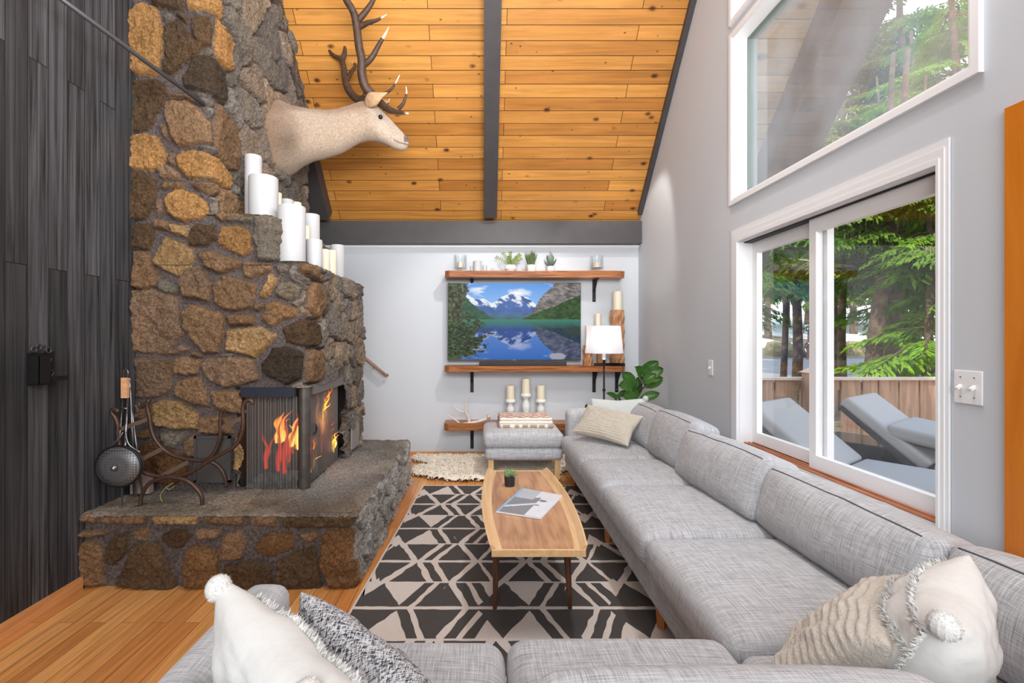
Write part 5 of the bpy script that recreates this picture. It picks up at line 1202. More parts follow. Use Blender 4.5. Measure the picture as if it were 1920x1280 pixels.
# --- top shelf
def glassv(name, lab, px, y, r, h, base=0, cat='candle holder', candle=None, foot=False, z=SH[0]+.001):
    X = (px-VPX)/F*y; t = thing(name, lab, cat, (X, y, z)); b = MB(); zf = .0
    if foot: b.lathe((X, y, z), [(r*.55, 0), (r*.5, .006), (r*.18, .012), (r*.18, .022), (r*1.05, .03), (r*1.05, .034)], 24); b.build('foot', M['vessel'], t, smooth=True); b = MB(); zf = .034
    b.lathe((X, y, z+zf), [(r*.9, 0), (r, .008), (r, h), (r*.95, h), (r*.95, .010), (.001, .009)], 26); b.build('glass_cylinder', M['vessel'], t, smooth=True, sharp=60)
    if candle:
        cr, ch, m_ = candle; MB().lathe((X, y, z+zf+.010), [(cr, 0), (cr, ch), (.001, ch-.004)], 20).build('candle', m_, t, smooth=True, sharp=40)
glassv('hurricane_glass', 'footed clear glass hurricane with an ivory candle at the left end of the top shelf', 863, 5.12, .072, .145, candle=(.030, .06, M['candle_ivory']), foot=True)
glassv('hurricane_glass', 'footed glass hurricane with a wide ivory candle, right end of the top shelf', 1119, 5.12, .070, .135, candle=(.050, .05, M['candle_ivory']), foot=True)
glassv('glass_votive', 'small empty glass votive just left of the squat white candle', 885, 5.16, .022, .07)
glassv('glass_votive', 'small clear glass tumbler just right of the squat white candle', 909, 5.13, .026, .075)
X = (895-VPX)/F*5.12; t = thing('squat_candle', 'squat white candle between small glasses on the top shelf', 'candle', (X, 5.12, SH[0])); MB().lathe((X, 5.12, SH[0]+.001), [(.046, 0), (.046, .112), (.040, .115), (.001, .108)], 24).build('wax', M['candle'], t, smooth=True, sharp=40); MB().tube([(X, 5.12, SH[0]+.107), (X, 5.12, SH[0]+.121)], .002, 5).build('wick', M['wick'], t)
wp = mat('white ceramic', C(236, 236, 238), .3)
def pot(px, y, r0, r1, h, name, lab, prof=None):
    X = (px-VPX)/F*y; t = thing(name, lab, 'potted plant', (X, y, SH[0])); MB().lathe((X, y, SH[0]+.001), prof or [(r0, 0), (r1, h), (r1*.9, h), (r1*.85, h-.012), (.001, h-.012)], 24).build('pot', wp, t, smooth=True, sharp=40); return t, Vector((X, y, SH[0]+h-.01))
rs = random.Random(12)
t, c = pot(957, 5.12, .05, .05, .075, 'potted_sprig', 'trailing green sprig in a round white pot on the top shelf', [(.040, 0), (.062, .03), (.060, .055), (.046, .072), (.040, .07), (.001, .06)])
b = MB(); b2 = MB()
for k in range(9):
    a = rs.uniform(0, 2*PI); le = rs.uniform(.10, .19); d = Vector((math.cos(a)*rs.uniform(.4, 1.0), math.sin(a)*.5, rs.uniform(.5, 1.2))).normalized(); pts = catmull([c, c+d*le*.5, c+d*le+Vector((d.x, d.y, -.1))*.03], 4); b2.tube(pts, .002, 5)
    for i in range(2, len(pts)):
        for s_ in (-1, 1): leafquad(b, pts[i], (d.cross(Vector((0, 1, 0)))*s_+d*.5+Vector((0, rs.uniform(-.3, .3), 0))), .024, .013, Vector((0, -1, .3)))
b2.build('stem', mat('sprig stem', C(110, 120, 60), .8), t); b.build('leaves', green('sprig green', C(118, 136, 66), .3), t)
t, c = pot(996, 5.12, .040, .050, .072, 'potted_grass', 'tuft of upright green grass in a white pot on the top shelf'); b = MB()
for k in range(150):
    a = rs.uniform(0, 2*PI); rad = rs.uniform(0, .035); sp_ = rs.uniform(0, .38); d = Vector((math.cos(a)*sp_, math.sin(a)*sp_, 1)); leafquad(b, c+Vector((math.cos(a)*rad, math.sin(a)*rad, 0)), d, rs.uniform(.10, .17), .006, Vector((0, -1, .1)), curl=.1)
b.build('blades', green('grass green', C(86, 104, 56), .35), t)
t, c = pot(1032, 5.12, .034, .042, .058, 'potted_aloe', 'spiky grey green aloe in a small white pot on the top shelf'); b = MB()
for k in range(22):
    a = k*2.4; el_ = .45+k*.045; d = Vector((math.cos(a)*math.cos(el_), math.sin(a)*math.cos(el_), math.sin(el_))); leafquad(b, c+Vector((d.x, d.y, 0))*.008, d, .09+k*.004, .028, Vector((d.x*-1, d.y*-1, .4)), curl=.25)
b.build('leaves', green('aloe green', C(110, 130, 112), .25), t)
# --- middle shelf right: carved wooden stands with candles
carve = wood_mat('carved mango wood', C(146, 96, 60), C(200, 152, 108), (30, 30, 5), .5)
def carved(px, y, r, h, lab, cpx, cr, ch):
    X = (px-VPX)/F*y; z = SH[1]+.001; t = thing('carved_candle_stand', lab, 'candle stand', (X, y, z), 'carved wooden candle stands'); nn = 8; rows = int(max(2, round(h/.14))); b = MB(); vs = []
    lv = []
    for k in range(rows*2+1): lv.append((k/(rows*2)*h, 1.0 if k % 2 else .84))
    for i, (zz_, s_) in enumerate(lv):
        for j in range(nn*2):
            an = PI*j/nn; fac = 1.0 if (j+i) % 2 else .86; vs.append(Vector((X+r*s_*fac*math.cos(an), y+r*s_*fac*math.sin(an), z+zz_)))
    m2 = nn*2; fs = []
    for i in range(len(lv)-1):
        for j in range(m2): fs += [(i*m2+j, i*m2+(j+1) % m2, (i+1)*m2+(j+1) % m2), (i*m2+j, (i+1)*m2+(j+1) % m2, (i+1)*m2+j)]
    fs += [tuple(range(m2-1, -1, -1)), tuple((len(lv)-1)*m2+j for j in range(m2))]; b.add(vs, fs); b.build('stand', carve, t)
    xc = (cpx-VPX)/F*y; MB().lathe((xc, y, z+h), [(cr, 0), (cr, ch-.003), (cr*.9, ch), (.001, ch-.006)], 22).build('candle', M['candle_ivory'], t, smooth=True, sharp=40); MB().tube([(xc, y, z+h+ch-.006), (xc, y, z+h+ch+.008)], .0018, 5).build('wick', M['wick'], t)
carved(1102, 5.12, .058, .215, 'shortest carved wooden candle stand, nearest the television', 1103, .034, .21)
carved(1127, 5.16, .056, .33, 'middle carved wooden candle stand half hidden by the lamp shade', 1121, .034, .225)
carved(1157, 5.14, .084, .59, 'tallest carved wooden candle stand in the corner of the middle shelf', 1158, .050, .20)
tag(MB().box(1.17, 1.49, 5.025, 5.055, SH[1]+.001, SH[1]+.030).box(1.35, 1.49, 5.056, 5.10, SH[1]+.001, SH[1]+.03).build('media_box', mat('glossy black box', C(20, 20, 22), .12), None), 'glossy black slim box at the right front of the middle shelf', 'electronics')
# --- lowest shelf
def bal(px, h, lab, cr=.044, ch=.15):
    y = 5.13; X = (px-VPX)/F*y; z = SH[2]+.001; t = thing('white_candlestick', lab, 'candlestick', (X, y, z), 'white turned candlesticks'); pr = [(.055, 0), (.055, .02), (.035, .035), (.025, .06), (.040, h*.45), (.044, h*.6), (.026, h*.78), (.030, h*.84), (.054, h-.03), (.056, h-.012), (.050, h), (.001, h)]
    MB().lathe((X, y, z), pr, 28).build('holder', mat('chalk white paint', C(226, 226, 220), .6), t, smooth=True, sharp=50); MB().lathe((X, y, z+h), [(cr, 0), (cr, ch-.003), (cr*.9, ch), (.001, ch-.005)], 22).build('candle', M['candle_ivory'], t, smooth=True, sharp=40); MB().tube([(X, y, z+h+ch-.006), (X, y, z+h+ch+.008)], .0018, 5).build('wick', M['wick'], t)
bal(957, .24, 'left of the two short white candlesticks above the folded blanket', ch=.15); bal(986, .30, 'tallest white candlestick with a cream candle, centre of the three', ch=.165); bal(1014, .24, 'right of the two short white candlesticks above the folded blanket', ch=.15)
sh_ = thing('shed_antler', 'bleached white shed antler resting on the lowest shelf', 'antler', P(875, 795, 5.1)); b = MB(); am2 = mat('bleached antler', C(216, 206, 194), .55, noise=(15, .1))
def q7(*p): return tr(3.429, 740, 660, p)
def an_(pts, r0, r1, Ya=5.10, Yb=5.05): 
    q = catmull(PX(q7(*pts), Ya, Yb), 5); b.tube(q, [r0+(r1-r0)*i/(len(q)-1) for i in range(len(q))], 10)
an_(((350,467),(420,462),(480,455),(540,445),(590,425),(605,405)), .008, .020, 5.06, 5.10)
an_(((480,450),(470,410),(455,385),(460,320),(474,278)), .018, .004); an_(((458,388),(420,380),(380,355),(365,325)), .013, .003); an_(((420,460),(390,435),(350,412),(331,393)), .012, .003)
an_(((580,435),(600,430),(606,408)), .014, .020); b.build('antler_beam', am2, sh_, smooth=True)
# --- blanket on the footstool
bk = thing('folded_blanket', 'folded wool blanket with a red beige and cream pattern on the footstool', 'blanket', (.36, 4.65, .47))
def blcol(u, v, w_):
    red, bei, crm = np.array(C(168, 74, 62)[:3]), np.array(C(166, 148, 132)[:3]), np.array(C(232, 224, 212)[:3])
    a = abs((u*3.2) % 1-.5); c = bei
    if w_ < .35: c = crm if (abs(a-.25) < .05 or (abs(u-.33) < .12 and int(u*60) % 2)) else bei
    else:
        k = (int(u*14)+int(v*9)) % 3; c = (red, crm, bei)[k] if abs(v-.5) > .12 else ((red if int((u+abs(v-.5))*26) % 2 else crm))
        if int(v*18) % 5 == 0: c = crm
    return c
for k, (x0, x1, z0, z1) in enumerate(((.145, .665, .462, .500), (.150, .660, .498, .532), (.155, .655, .530, .560))):
    b = MB(); b.soft((x1-x0, .36, z1-z0), .017, (0, 0, .004), 60 if False else 34, T((x0+x1)/2, 4.665+.004*k, (z0+z1)/2), .004, k)
    cols = []
    for v in b.v: cols.append((*blcol((v.x-.14)/.53, (v.y-4.48)/.37, (v.z-.462)/.1 if v.y < 4.50 else .9), 1))
    b.build('fold', mat('patterned wool', attr='col', rough=.95, bump=(220, .5, .003)), bk, smooth=True, cols=cols)
# ------------------------------------------------------------------ floor lamp and fig
lp = thing('floor_lamp', 'slim black floor lamp with a white drum shade behind the sofa arm', 'lamp', (1.19, 4.72, 0)); LX, LY = 1.188, 4.70
sm = bpy.data.materials.new('lamp shade'); sm.use_nodes = True; n = sm.node_tree; bs = n.nodes['Principled BSDF']; bs.inputs['Base Color'].default_value = (.85, .85, .87, 1); bs.inputs['Roughness'].default_value = .9; out = n.nodes['Material Output']
tl = N(n, 'BsdfTranslucent'); tl.inputs[0].default_value = (.9, .9, .92, 1); ms = N(n, 'MixShader', n0=.5); n.links.new(bs.outputs[0], ms.inputs[1]); n.links.new(tl.outputs[0], ms.inputs[2]); n.links.new(ms.outputs[0], out.inputs[0])
b = MB(); nn = 40; rb, rt, zb, zt = .183, .158, 1.160, 1.425; vs = []
for (r_, z_) in ((rb, zb), (rt, zt), (rt-.003, zt), (rb-.003, zb)): vs += [Vector((LX+r_*math.cos(2*PI*j/nn), LY+r_*math.sin(2*PI*j/nn), z_)) for j in range(nn)]
b.add(vs, [(i*nn+j, i*nn+(j+1) % nn, ((i+1) % 4)*nn+(j+1) % nn, ((i+1) % 4)*nn+j) for i in range(4) for j in range(nn)]); b.build('lamp_shade', sm, lp, smooth=True, sharp=50)
MB().tube([(LX, LY, .02), (LX, LY, 1.10)], .009, 10).ball((LX, LY, .80), .017).build('pole', M['black'], lp, smooth=True); MB().lathe((LX, LY, 0), [(.12, 0), (.12, .012), (.02, .025)], 28).build('base', M['black'], lp)
MB().lathe((LX, LY, 1.095), [(.05, 0), (.055, .004), (.02, .008), (.02, .05), (.012, .06)], 24).build('drip_plate', M['steel'], lp, smooth=True); MB().tube([(LX, LY, 1.14), (LX, LY, 1.19)], .012, 10).build('socket', mat('ivory socket', C(236, 230, 216), .5), lp)
MB().ball((LX, LY, 1.245), .03).build('bulb', mat('bulb', (1, .93, .84, 1), emit=14), lp, smooth=True)
light('lamp_bulb', 'POINT', (LX, LY, 1.30), 2.6, (1, .95, .9), size=.04)
fg = thing('fiddle_leaf_fig', 'fiddle leaf fig with broad glossy green leaves in the corner behind the sofa', 'plant', (1.45, 4.75, 0))
MB().lathe((1.42, 4.85, 0), [(.12, 0), (.16, .30), (.145, .30), (.14, .27), (.001, .27)], 28).build('pot', mat('dark planter', C(60, 58, 56), .6), fg, smooth=True, sharp=40)
b2 = MB(); lm = bpy.data.materials.new('fig leaf'); lm.use_nodes = True; n = lm.node_tree; bs = n.nodes['Principled BSDF']; bs.inputs['Roughness'].default_value = .32; t_n = N(n, 'TexCoord'); u_ = N(n, 'SeparateXYZ'); n.links.new(t_n.outputs['UV'], u_.inputs[0])
wv = N(n, 'TexWave', i_Scale=1.6, i_Distortion=1.0); n.links.new(t_n.outputs['UV'], wv.inputs['Vector']); mx = N(n, 'Mix', data_type='RGBA'); mx.inputs['A'].default_value = C(34, 70, 24); mx.inputs['B'].default_value = C(74, 120, 44); nz = N(n, 'TexNoise', i_Scale=9.0); n.links.new(t_n.outputs['Object'], nz.inputs['Vector']); n.links.new(nz.outputs[0], mx.inputs['Factor']); n.links.new(mx.outputs['Result'], bs.inputs['Base Color'])
def figleaf(stem, tip, w_, up, k):
    s0, t0 = Vector(stem), Vector(tip); d = t0-s0; l = d.length; d.normalize(); up = Vector(up); up = (up-d*up.dot(d)).normalized(); sd = d.cross(up); NU, NV = 12, 8; vs = []; fs = []
    for i in range(NU+1):
        u = i/NU; ww = w_*(math.sin(PI*min(1, u*1.02)**.85)**.6)*(.72+.38*u) if 0 < u < 1 else .002
        for j in range(NV+1):
            v = -1+2*j/NV; vs.append(s0+d*l*u+sd*v*ww*.5+up*(.22*w_*abs(v)**1.3+.03*w_*math.sin(u*22+abs(v)*5)*abs(v)-.30*l*(u-.5)**2*1.2))
    for i in range(NU):
        for j in range(NV): a = i*(NV+1)+j; fs.append((a, a+1, a+NV+2, a+NV+1))
    b = MB(); b.add(vs, fs); b.build('leaf', lm, fg, smooth=True); return s0
def q2(x, y, Y): return P(1050+x/6.4, 660+y/6.4, Y)
fl = [((960,290),(1180,110),.13,4.50), ((1010,300),(1240,200),.13,4.42), ((1010,330),(905,170),.13,4.52), ((1000,370),(1150,260),.10,4.36), ((1010,420),(1235,310),.13,4.40), ((880,420),(745,240),.14,4.50), ((870,430),(700,400),.13,4.42), ((900,560),(930,300),.11,4.55),
      ((930,590),(740,510),.14,4.38), ((960,570),(1195,495),.10,4.36), ((700,550),(560,490),.06,4.5), ((700,540),(790,460),.06,4.55), ((660,560),(690,500),.05,4.45), ((440,670),(480,620),.045,4.75), ((300,690),(322,620),.03,4.75)]
for k, (a, c_, w_, Y) in enumerate(fl):
    s0 = q2(*a, Y); t0 = q2(*c_, Y-.03); figleaf(s0, t0, w_, (.1*math.sin(k), -.85, .5), k)
    MB().tube(catmull([s0, Vector(((s0.x+1.42)/2+.02, (s0.y+4.8)/2, s0.z-.12)), Vector((1.42, 4.84, .30))], 5), .006, 6).build('stem', mat('fig stem', C(70, 60, 44), .8), fg, smooth=True)
# handrail
hr = thing('stair_handrail', 'brown wooden stair handrail on the white back wall beside the chimney', 'handrail', P(700, 683, 5.2))
a = P(640, 634, 5.19); b2 = P(724, 704, 5.19); MB().tube([a, b2, b2+Vector((.004, .03, .004))], .017, 12).build('rail', wood_mat('rail wood', C(120, 88, 70), C(150, 114, 92), (6, 6, 6)), hr, smooth=True)
MB().tube([a*.3+b2*.7+Vector((0, 0, -.01)), a*.3+b2*.7+Vector((0, .078, -.03))], .006, 8).build('bracket', M['steel'], hr)
# switches on the right wall
def WR(px, py): Y = F*XR/(px-VPX); return Vector((XR, Y, H-(py-VPY)/F*Y))
sw = thing('double_light_switch', 'square white double toggle switch plate right of the sliding window', 'light switch', WR(1818, 726)); c = WR(1817, 726)
MB().soft((.006, .100, .118), .003, n=3, mtx=T(XR-.003, c.y, c.z)).build('plate', M['white_trim'], sw, smooth=True, sharp=40)
for dy in (-.024, .024):
    MB().obox((XR-.012, c.y+dy, c.z), (.009, 0, .006), (0, .005, 0), (-.002, 0, .004)).build('toggle', M['white_sash'], sw); MB().ball((XR-.006, c.y+dy, c.z+.035), .003, 6, 4).ball((XR-.006, c.y+dy, c.z-.035), .003, 6, 4).build('screws', M['steel'], sw)
sw = thing('small_light_switch', 'narrow white switch plate on the right wall above the sofa', 'light switch', WR(1333, 690)); c = WR(1333, 689)
MB().soft((.006, .07, .115), .003, n=3, mtx=T(XR-.003, c.y, c.z)).build('plate', M['white_trim'], sw, smooth=True, sharp=40); MB().obox((XR-.012, c.y, c.z), (.009, 0, .006), (0, .005, 0), (-.002, 0, .004)).build('toggle', M['white_sash'], sw)
# ------------------------------------------------------------------ outside: deck, fence, loungers
S('floor_deck', MB().box(XO, 9, -2, 5.75, -.14, -.04), plank_mat('deck boards', C(150, 128, 104), C(186, 164, 138), .14, 3, gapcol=C(40, 32, 26)), uvfn=lambda v, n: (v[0], v[1]))
fw = wood_mat('cedar fence', C(156, 118, 92), C(204, 166, 138), (18, 18, 1.6), .8, dist=.6); FY = 5.62
fn = thing('deck_fence', 'weathered cedar board fence with a flat pale cap rail round the deck', 'fence', (4, FY, -.1))
MB().box(2.0, 9.5, FY-.07, FY+.07, .822, .85).build('cap_rail', mat('pale cap rail', C(220, 200, 180), .8, noise=(8, .1)), fn)
MB().box(2.0, 9.5, FY+.02, FY+.05, .70, .79).box(2.0, 9.5, FY+.02, FY+.05, .02, .10).build('stringer', fw, fn)
x = 2.05; rs = random.Random(8)
while x < 9.3:
    wd = rs.choice((.20, .22, .17)); gap = rs.choice((.02, .03, .075)); b = MB(); zt = .822
    if abs((x-2.05) % 1.3-.65) < .14:   # boards with a tapered tree cut-out between them
        b.prism([(x, FY-.005, -.12), (x+wd, FY-.005, -.12), (x+wd-.07, FY-.005, .30), (x+wd, FY-.005, zt), (x, FY-.005, zt)], (0, .02, 0))
    else: b.box(x, x+wd, FY-.005, FY+.015, -.12, zt)
    b.build('board', fw, fn); x += wd+gap
ps = thing('fence_post', 'square cedar fence post with a pyramid cap and a small lantern', 'post', (3.97, FY-.1, -.1)); px0 = P(1507, 700, 5.5).x; px1 = P(1543, 700, 5.5).x; cxp = (px0+px1)/2; hwp = (px1-px0)/2-.01
MB().box(cxp-hwp, cxp+hwp, 5.5-.10, 5.5+.05, -.12, .92).build('post_shaft', fw, ps)
hw2 = hwp+.02; MB().add([(cxp-hw2, 5.36, .915), (cxp+hw2, 5.36, .915), (cxp+hw2, 5.58, .915), (cxp-hw2, 5.58, .915), (cxp, 5.47, 1.00)], [(0, 1, 2, 3), (0, 4, 1), (1, 4, 2), (2, 4, 3), (3, 4, 0)]) if False else None
b = MB(); b.add([(cxp-hw2, 5.36, .915), (cxp+hw2, 5.36, .915), (cxp+hw2, 5.58, .915), (cxp-hw2, 5.58, .915), (cxp, 5.47, 1.00)], [(3, 2, 1, 0), (0, 1, 4), (1, 2, 4), (2, 3, 4), (3, 0, 4)]); b.build('post_cap', mat('pale post cap', C(222, 192, 166), .8), ps)
lt = thing('post_lantern', 'small dark solar lantern fixed to the fence post', 'lantern', P(1533, 708, 5.38)); c = P(1534, 708, 5.36)
MB().box(c.x-.045, c.x+.055, 5.32, 5.40, c.z+.055, c.z+.07).box(c.x-.035, c.x-.028, 5.33, 5.40, c.z-.06, c.z+.055).box(c.x+.04, c.x+.047, 5.33, 5.40, c.z-.06, c.z+.055).box(c.x-.035, c.x+.047, 5.33, 5.40, c.z-.07, c.z-.06).build('lantern_frame', M['black'], lt)
MB().box(c.x-.027, c.x+.039, 5.335, 5.395, c.z-.06, c.z+.05).build('lantern_glass', mat('lantern glass', C(150, 150, 140), .2), lt)
cg = mat('grey outdoor cloth', C(176, 174, 172), .9, bump=(60, .3, .002)); rat = mat('dark wicker', C(58, 58, 62), .6, bump=(90, 1, .01), noise=(60, .3))
def lounger(B, lab, extra=False, zt=.78):
    t = thing('sun_lounger', lab, 'sun lounger', (B[0], B[1], -.04), 'wicker sun loungers on the deck'); ang = -54.4
    # local frame: u along (towards foot), v across (from near-left to far-right corner)
    u = Vector((.58, -.81, 0)); v = Vector((.81, .58, 0)); wd = .72; B = Vector((B[0], B[1], zt)); c_top = B-v*wd/2; c_joint = c_top+u*.56+Vector((0, 0, .33-zt)); c_foot = c_joint+u*1.25
    def padm(a, b2, th, wd_, rr_, name, m_=cg, off=0):
        d = (b2-a); x = d.normalized(); z = x.cross(v).normalized(); z = z if z.z > 0 else -z; y = z.cross(x); mm = Matrix((x, y, z)).transposed().to_4x4(); mm.translation = (a+b2)/2-z*(th/2-off); bb = MB(); bb.soft((d.length, wd_, th), rr_, (0, 0, .006), 6, mm, .0); return bb.build(name, m_, t, smooth=True)
    padm(c_top, c_joint, .10, wd, .03, 'back_pad'); padm(c_joint, c_foot, .10, wd, .03, 'seat_pad')
    padm(c_top+u*.03, c_joint, .04, wd+.02, .01, 'back_frame', rat, -.105)
    a, b3 = c_joint-u*.5, c_foot; a = Vector((a.x, a.y, .225)); b3 = Vector((b3.x, b3.y, .225)); padm(a, b3, .13, wd+.04, .01, 'base_frame', rat)
    for q in (a+u*.08, b3-u*.08):
        for s_ in (-1, 1): p = q+v*s_*wd*.45; MB().box(p.x-.025, p.x+.025, p.y-.025, p.y+.025, -.04, .12).build('leg', rat, t)
    if extra: padm(c_joint-u*.28+Vector((0, 0, .27)), c_joint+u*.34+Vector((0, 0, .17)), .11, wd, .03, 'head_pad')
    return t
lounger((P(1640, 733, 4.59).x, 4.59), 'grey sun lounger beyond the right window pane with a second cushion laid on it', True, .80)
lounger((P(1480, 742, 4.37).x, 4.37), 'grey sun lounger nearest the window with a raised back', False, .78)
st = thing('wicker_side_table', 'low dark wicker side table with a glass top between the two sun loungers', 'side table', (3.3, 4.25, -.04)); c = Vector((3.42, 4.35, 0))
b = MB(); u = Vector((.58, -.81, 0)); v = Vector((.81, .58, 0)); b.obox(c+Vector((0, 0, .17)), u*.24, v*.24, (0, 0, .21)); b.build('wicker_body', rat, st); b = MB(); b.obox(c+Vector((0, 0, .39)), u*.25, v*.25, (0, 0, .005)); b.build('glass_top', mat('green glass top', C(70, 84, 80), .08), st)
# ground, road, snow
def gz(y): return np.interp(y, [5, 11, 20, 26, 29, 42, 60, 120], [-.9, -.75, -.35, .28, .8, 2.6, 4.0, 8])
x = np.linspace(-4, 90, 160); y = np.linspace(5.8, 110, 190); Xg, Yg = np.meshgrid(x, y); D = Yg-.10*Xg+1.0
Zg = gz(D)+(fbm(Xg, Yg, .5, 3)-.5)*.35*((D < 17) | (D > 27))
cc = np.ones(Xg.shape+(1,))*np.array(C(122, 112, 92)[:3]); cc = cc*(.7+.6*fbm(Xg, Yg, 1.5, 4, 3))[..., None]
road = (D > 17.5) & (D < 25.5); cc[road] = np.array(C(150, 150, 152)[:3])
snow = ((D > 29) & (fbm(Xg, Yg, .25, 3, 5) > .36)); cc[snow] = np.array(C(240, 243, 248)[:3])
o = grid_obj('ground', np.stack([Xg, Yg, Zg], -1), cc, None, None, mat('ground', attr='col', rough=.95, bump=(3, .3, .05))); tag(o, kind='structure'); o.name = 'floor_ground'
# ------------------------------------------------------------------ trees
def leafm(nm, c, v=.35):
    m = bpy.data.materials.new(nm); m.use_nodes = True; n = m.node_tree; bs = n.nodes['Principled BSDF']; out = n.nodes['Material Output']; bs.inputs['Roughness'].default_value = .8; bs.inputs['Specular IOR Level'].default_value = .15
    t = N(n, 'TexCoord'); nz = N(n, 'TexNoise', i_Scale=1.8, i_Detail=4.0); n.links.new(t.outputs['Object'], nz.inputs['Vector']); mr = N(n, 'MapRange', n1=.3, n2=.7, n3=1-v, n4=1+v); n.links.new(nz.outputs[0], mr.inputs[0]); s_ = N(n, 'VectorMath', operation='SCALE'); s_.inputs[0].default_value = c[:3]; n.links.new(mr.outputs[0], s_.inputs['Scale']); n.links.new(s_.outputs[0], bs.inputs['Base Color'])
    tl = N(n, 'BsdfTranslucent'); n.links.new(s_.outputs[0], tl.inputs[0]); ms = N(n, 'MixShader', n0=.4); n.links.new(bs.outputs[0], ms.inputs[1]); n.links.new(tl.outputs[0], ms.inputs[2]); n.links.new(ms.outputs[0], out.inputs[0]); return m
LM = [leafm('hemlock green', C(112, 146, 52)), leafm('deep hemlock green', C(84, 118, 46)), leafm('yellow lichen green', C(146, 160, 66)), leafm('bright new growth', C(132, 172, 52)), leafm('grey beard lichen', C(150, 148, 104))]
bark = mat('mossy bark', C(116, 98, 80), .95, noise=(7, .55, 8), bump=(20, 1, .05))
def bough(b, p, d, L_, rs, dens=1.0, sz=1.0):
    d = d.normalized(); sd = Vector((-d.y, d.x, 0)).normalized(); k = int(26*dens); 
    for i in range(k):
        t = (i+.5)/k; c = p+d*L_*t+Vector((0, 0, -.22*L_*t*t)); wl = L_*.42*(1-t*.75)*rs.uniform(.6, 1.1)
        for s_ in (-1, 1):
            e = c+sd*s_*wl+d*wl*.45+Vector((0, 0, -wl*rs.uniform(.15, .6))); m_ = max(3, int(wl/.036/sz))
            for j in range(m_):
                q = c+(e-c)*((j+rs.random())/m_)+Vector((0, 0, -.12*wl*((j/m_)**2))); l = rs.uniform(.09, .17)*sz; w_ = rs.uniform(.014, .030)*sz
                dd_ = ((e-c).normalized()*rs.uniform(.4, 1)+d*rs.uniform(-.1, .8)+Vector((0, 0, rs.uniform(-.8, .1)))).normalized(); x_ = dd_.cross(Vector((rs.uniform(-.5, .5), rs.uniform(-.5, .5), 1))).normalized()*w_
                b.add([q, q+dd_*l*.5+x_, q+dd_*l, q+dd_*l*.5-x_], [(0, 1, 2, 3)])
def tree(px, py_base, Y, wpx, lab, z_low, z_top, rad, nb, lm, seed, lean=0.0, dens=1.0, sz=1.0, lichen=0, hh=None):
    base = P(px, py_base, Y); base.z = float(gz(base.y-.10*base.x+1.0))-.1; r = wpx/2*Y/F; t = thing('conifer_tree', lab, 'tree', base, 'conifers beyond the deck fence'); rs = random.Random(seed); Ht = hh or z_top+1.5
    pts = [base+Vector((lean*z+.05*math.sin(z*1.3+seed), .03*math.sin(z+seed), z-0)) for z in np.linspace(0, Ht-base.z, 16)]; MB().tube(pts, [r*(1-.75*i/15)*(1.15 if i == 0 else 1) for i in range(16)], 12).build('trunk', bark, t, smooth=True)
    b = MB(); bb = MB(); bl_ = MB()
    for k in range(nb):
        z = z_low+(z_top-z_low)*(k+rs.random())/nb; a = rs.uniform(0, 2*PI); rr_ = rad*(1-.35*(z-z_low)/max(.1, z_top-z_low))*rs.uniform(.6, 1.15); f = (z-base.z)/(Ht-base.z)*15; i = int(min(14, f)); c = pts[i]+(pts[i+1]-pts[i])*(f-i)
        d = Vector((math.cos(a), math.sin(a), rs.uniform(-.15, .15))); bb.tube([c, c+d*rr_*.5, c+d*rr_*.9+Vector((0, 0, -.15*rr_))], [r*.12+.006, .010, .004], 5); bough(b, c+d*rr_*.12, d, rr_, rs, dens, sz)
        if rs.random() < lichen:
            for q in range(26):
                w0 = c+d*rr_*rs.uniform(.15, .9)+Vector((rs.uniform(-.15, .15), rs.uniform(-.15, .15), -.05-.1*rs.random())); l = rs.uniform(.10, .30); bl_.add([w0+Vector((-.012, 0, 0)), w0+Vector((.012, 0, 0)), w0+Vector((rs.uniform(-.03, .03), 0, -l))], [(0, 1, 2)])
    bb.build('branches', bark, t); b.build('foliage', LM[lm], t)
    if bl_.v: bl_.build('hanging_lichen', LM[4], t)
# near row seen through the sliding window
tree(1617, 705, 8.6, 33, 'nearest leaning mossy conifer trunk centred in the right window pane', 2.6, 5.0, 1.5, 34, 0, 1, lean=.12, lichen=.8)
tree(1676, 705, 9.6, 30, 'upright conifer trunk at the right of the right window pane', 2.3, 5.5, 1.7, 40, 1, 2, lichen=.5)
tree(1740, 705, 8.0, 18, 'bright green young conifer at the right edge of the window', .6, 4.2, 1.25, 46, 3, 3)
tree(1470, 705, 11, 13, 'slender conifer trunk farthest left in the left window pane', 3.0, 5.6, 1.4, 30, 0, 4)
tree(1493, 705, 10.5, 20, 'thicker dark conifer trunk in the middle of the left window pane', 3.0, 6.0, 1.7, 36, 2, 5, lichen=.5)
tree(1534, 705, 10, 22, 'conifer trunk beside the meeting stile of the sliding window', 2.6, 6.0, 1.5, 34, 0, 6, lichen=.4)
tree(1410, 705, 9.0, 18, 'dark conifer whose boughs enter the left pane from its left edge', 2.0, 6.5, 1.5, 40, 1, 7)
tree(1580, 690, 13, 16, 'conifer with yellow green boughs behind the leaning trunk', 3.2, 7.5, 2.2, 44, 2, 8, lichen=.5)
tree(1645, 690, 15, 14, 'slim conifer behind the two near trunks of the right pane', 2.8, 8.0, 2.2, 40, 0, 9)
tree(1712, 690, 12, 20, 'dense dark conifer behind the bright young one', 2.2, 7.5, 2.3, 50, 1, 10, lichen=.4)
tree(1790, 690, 10, 26, 'broad conifer beyond the right frame of the sliding window', .8, 8.5, 2.2, 60, 3, 11)
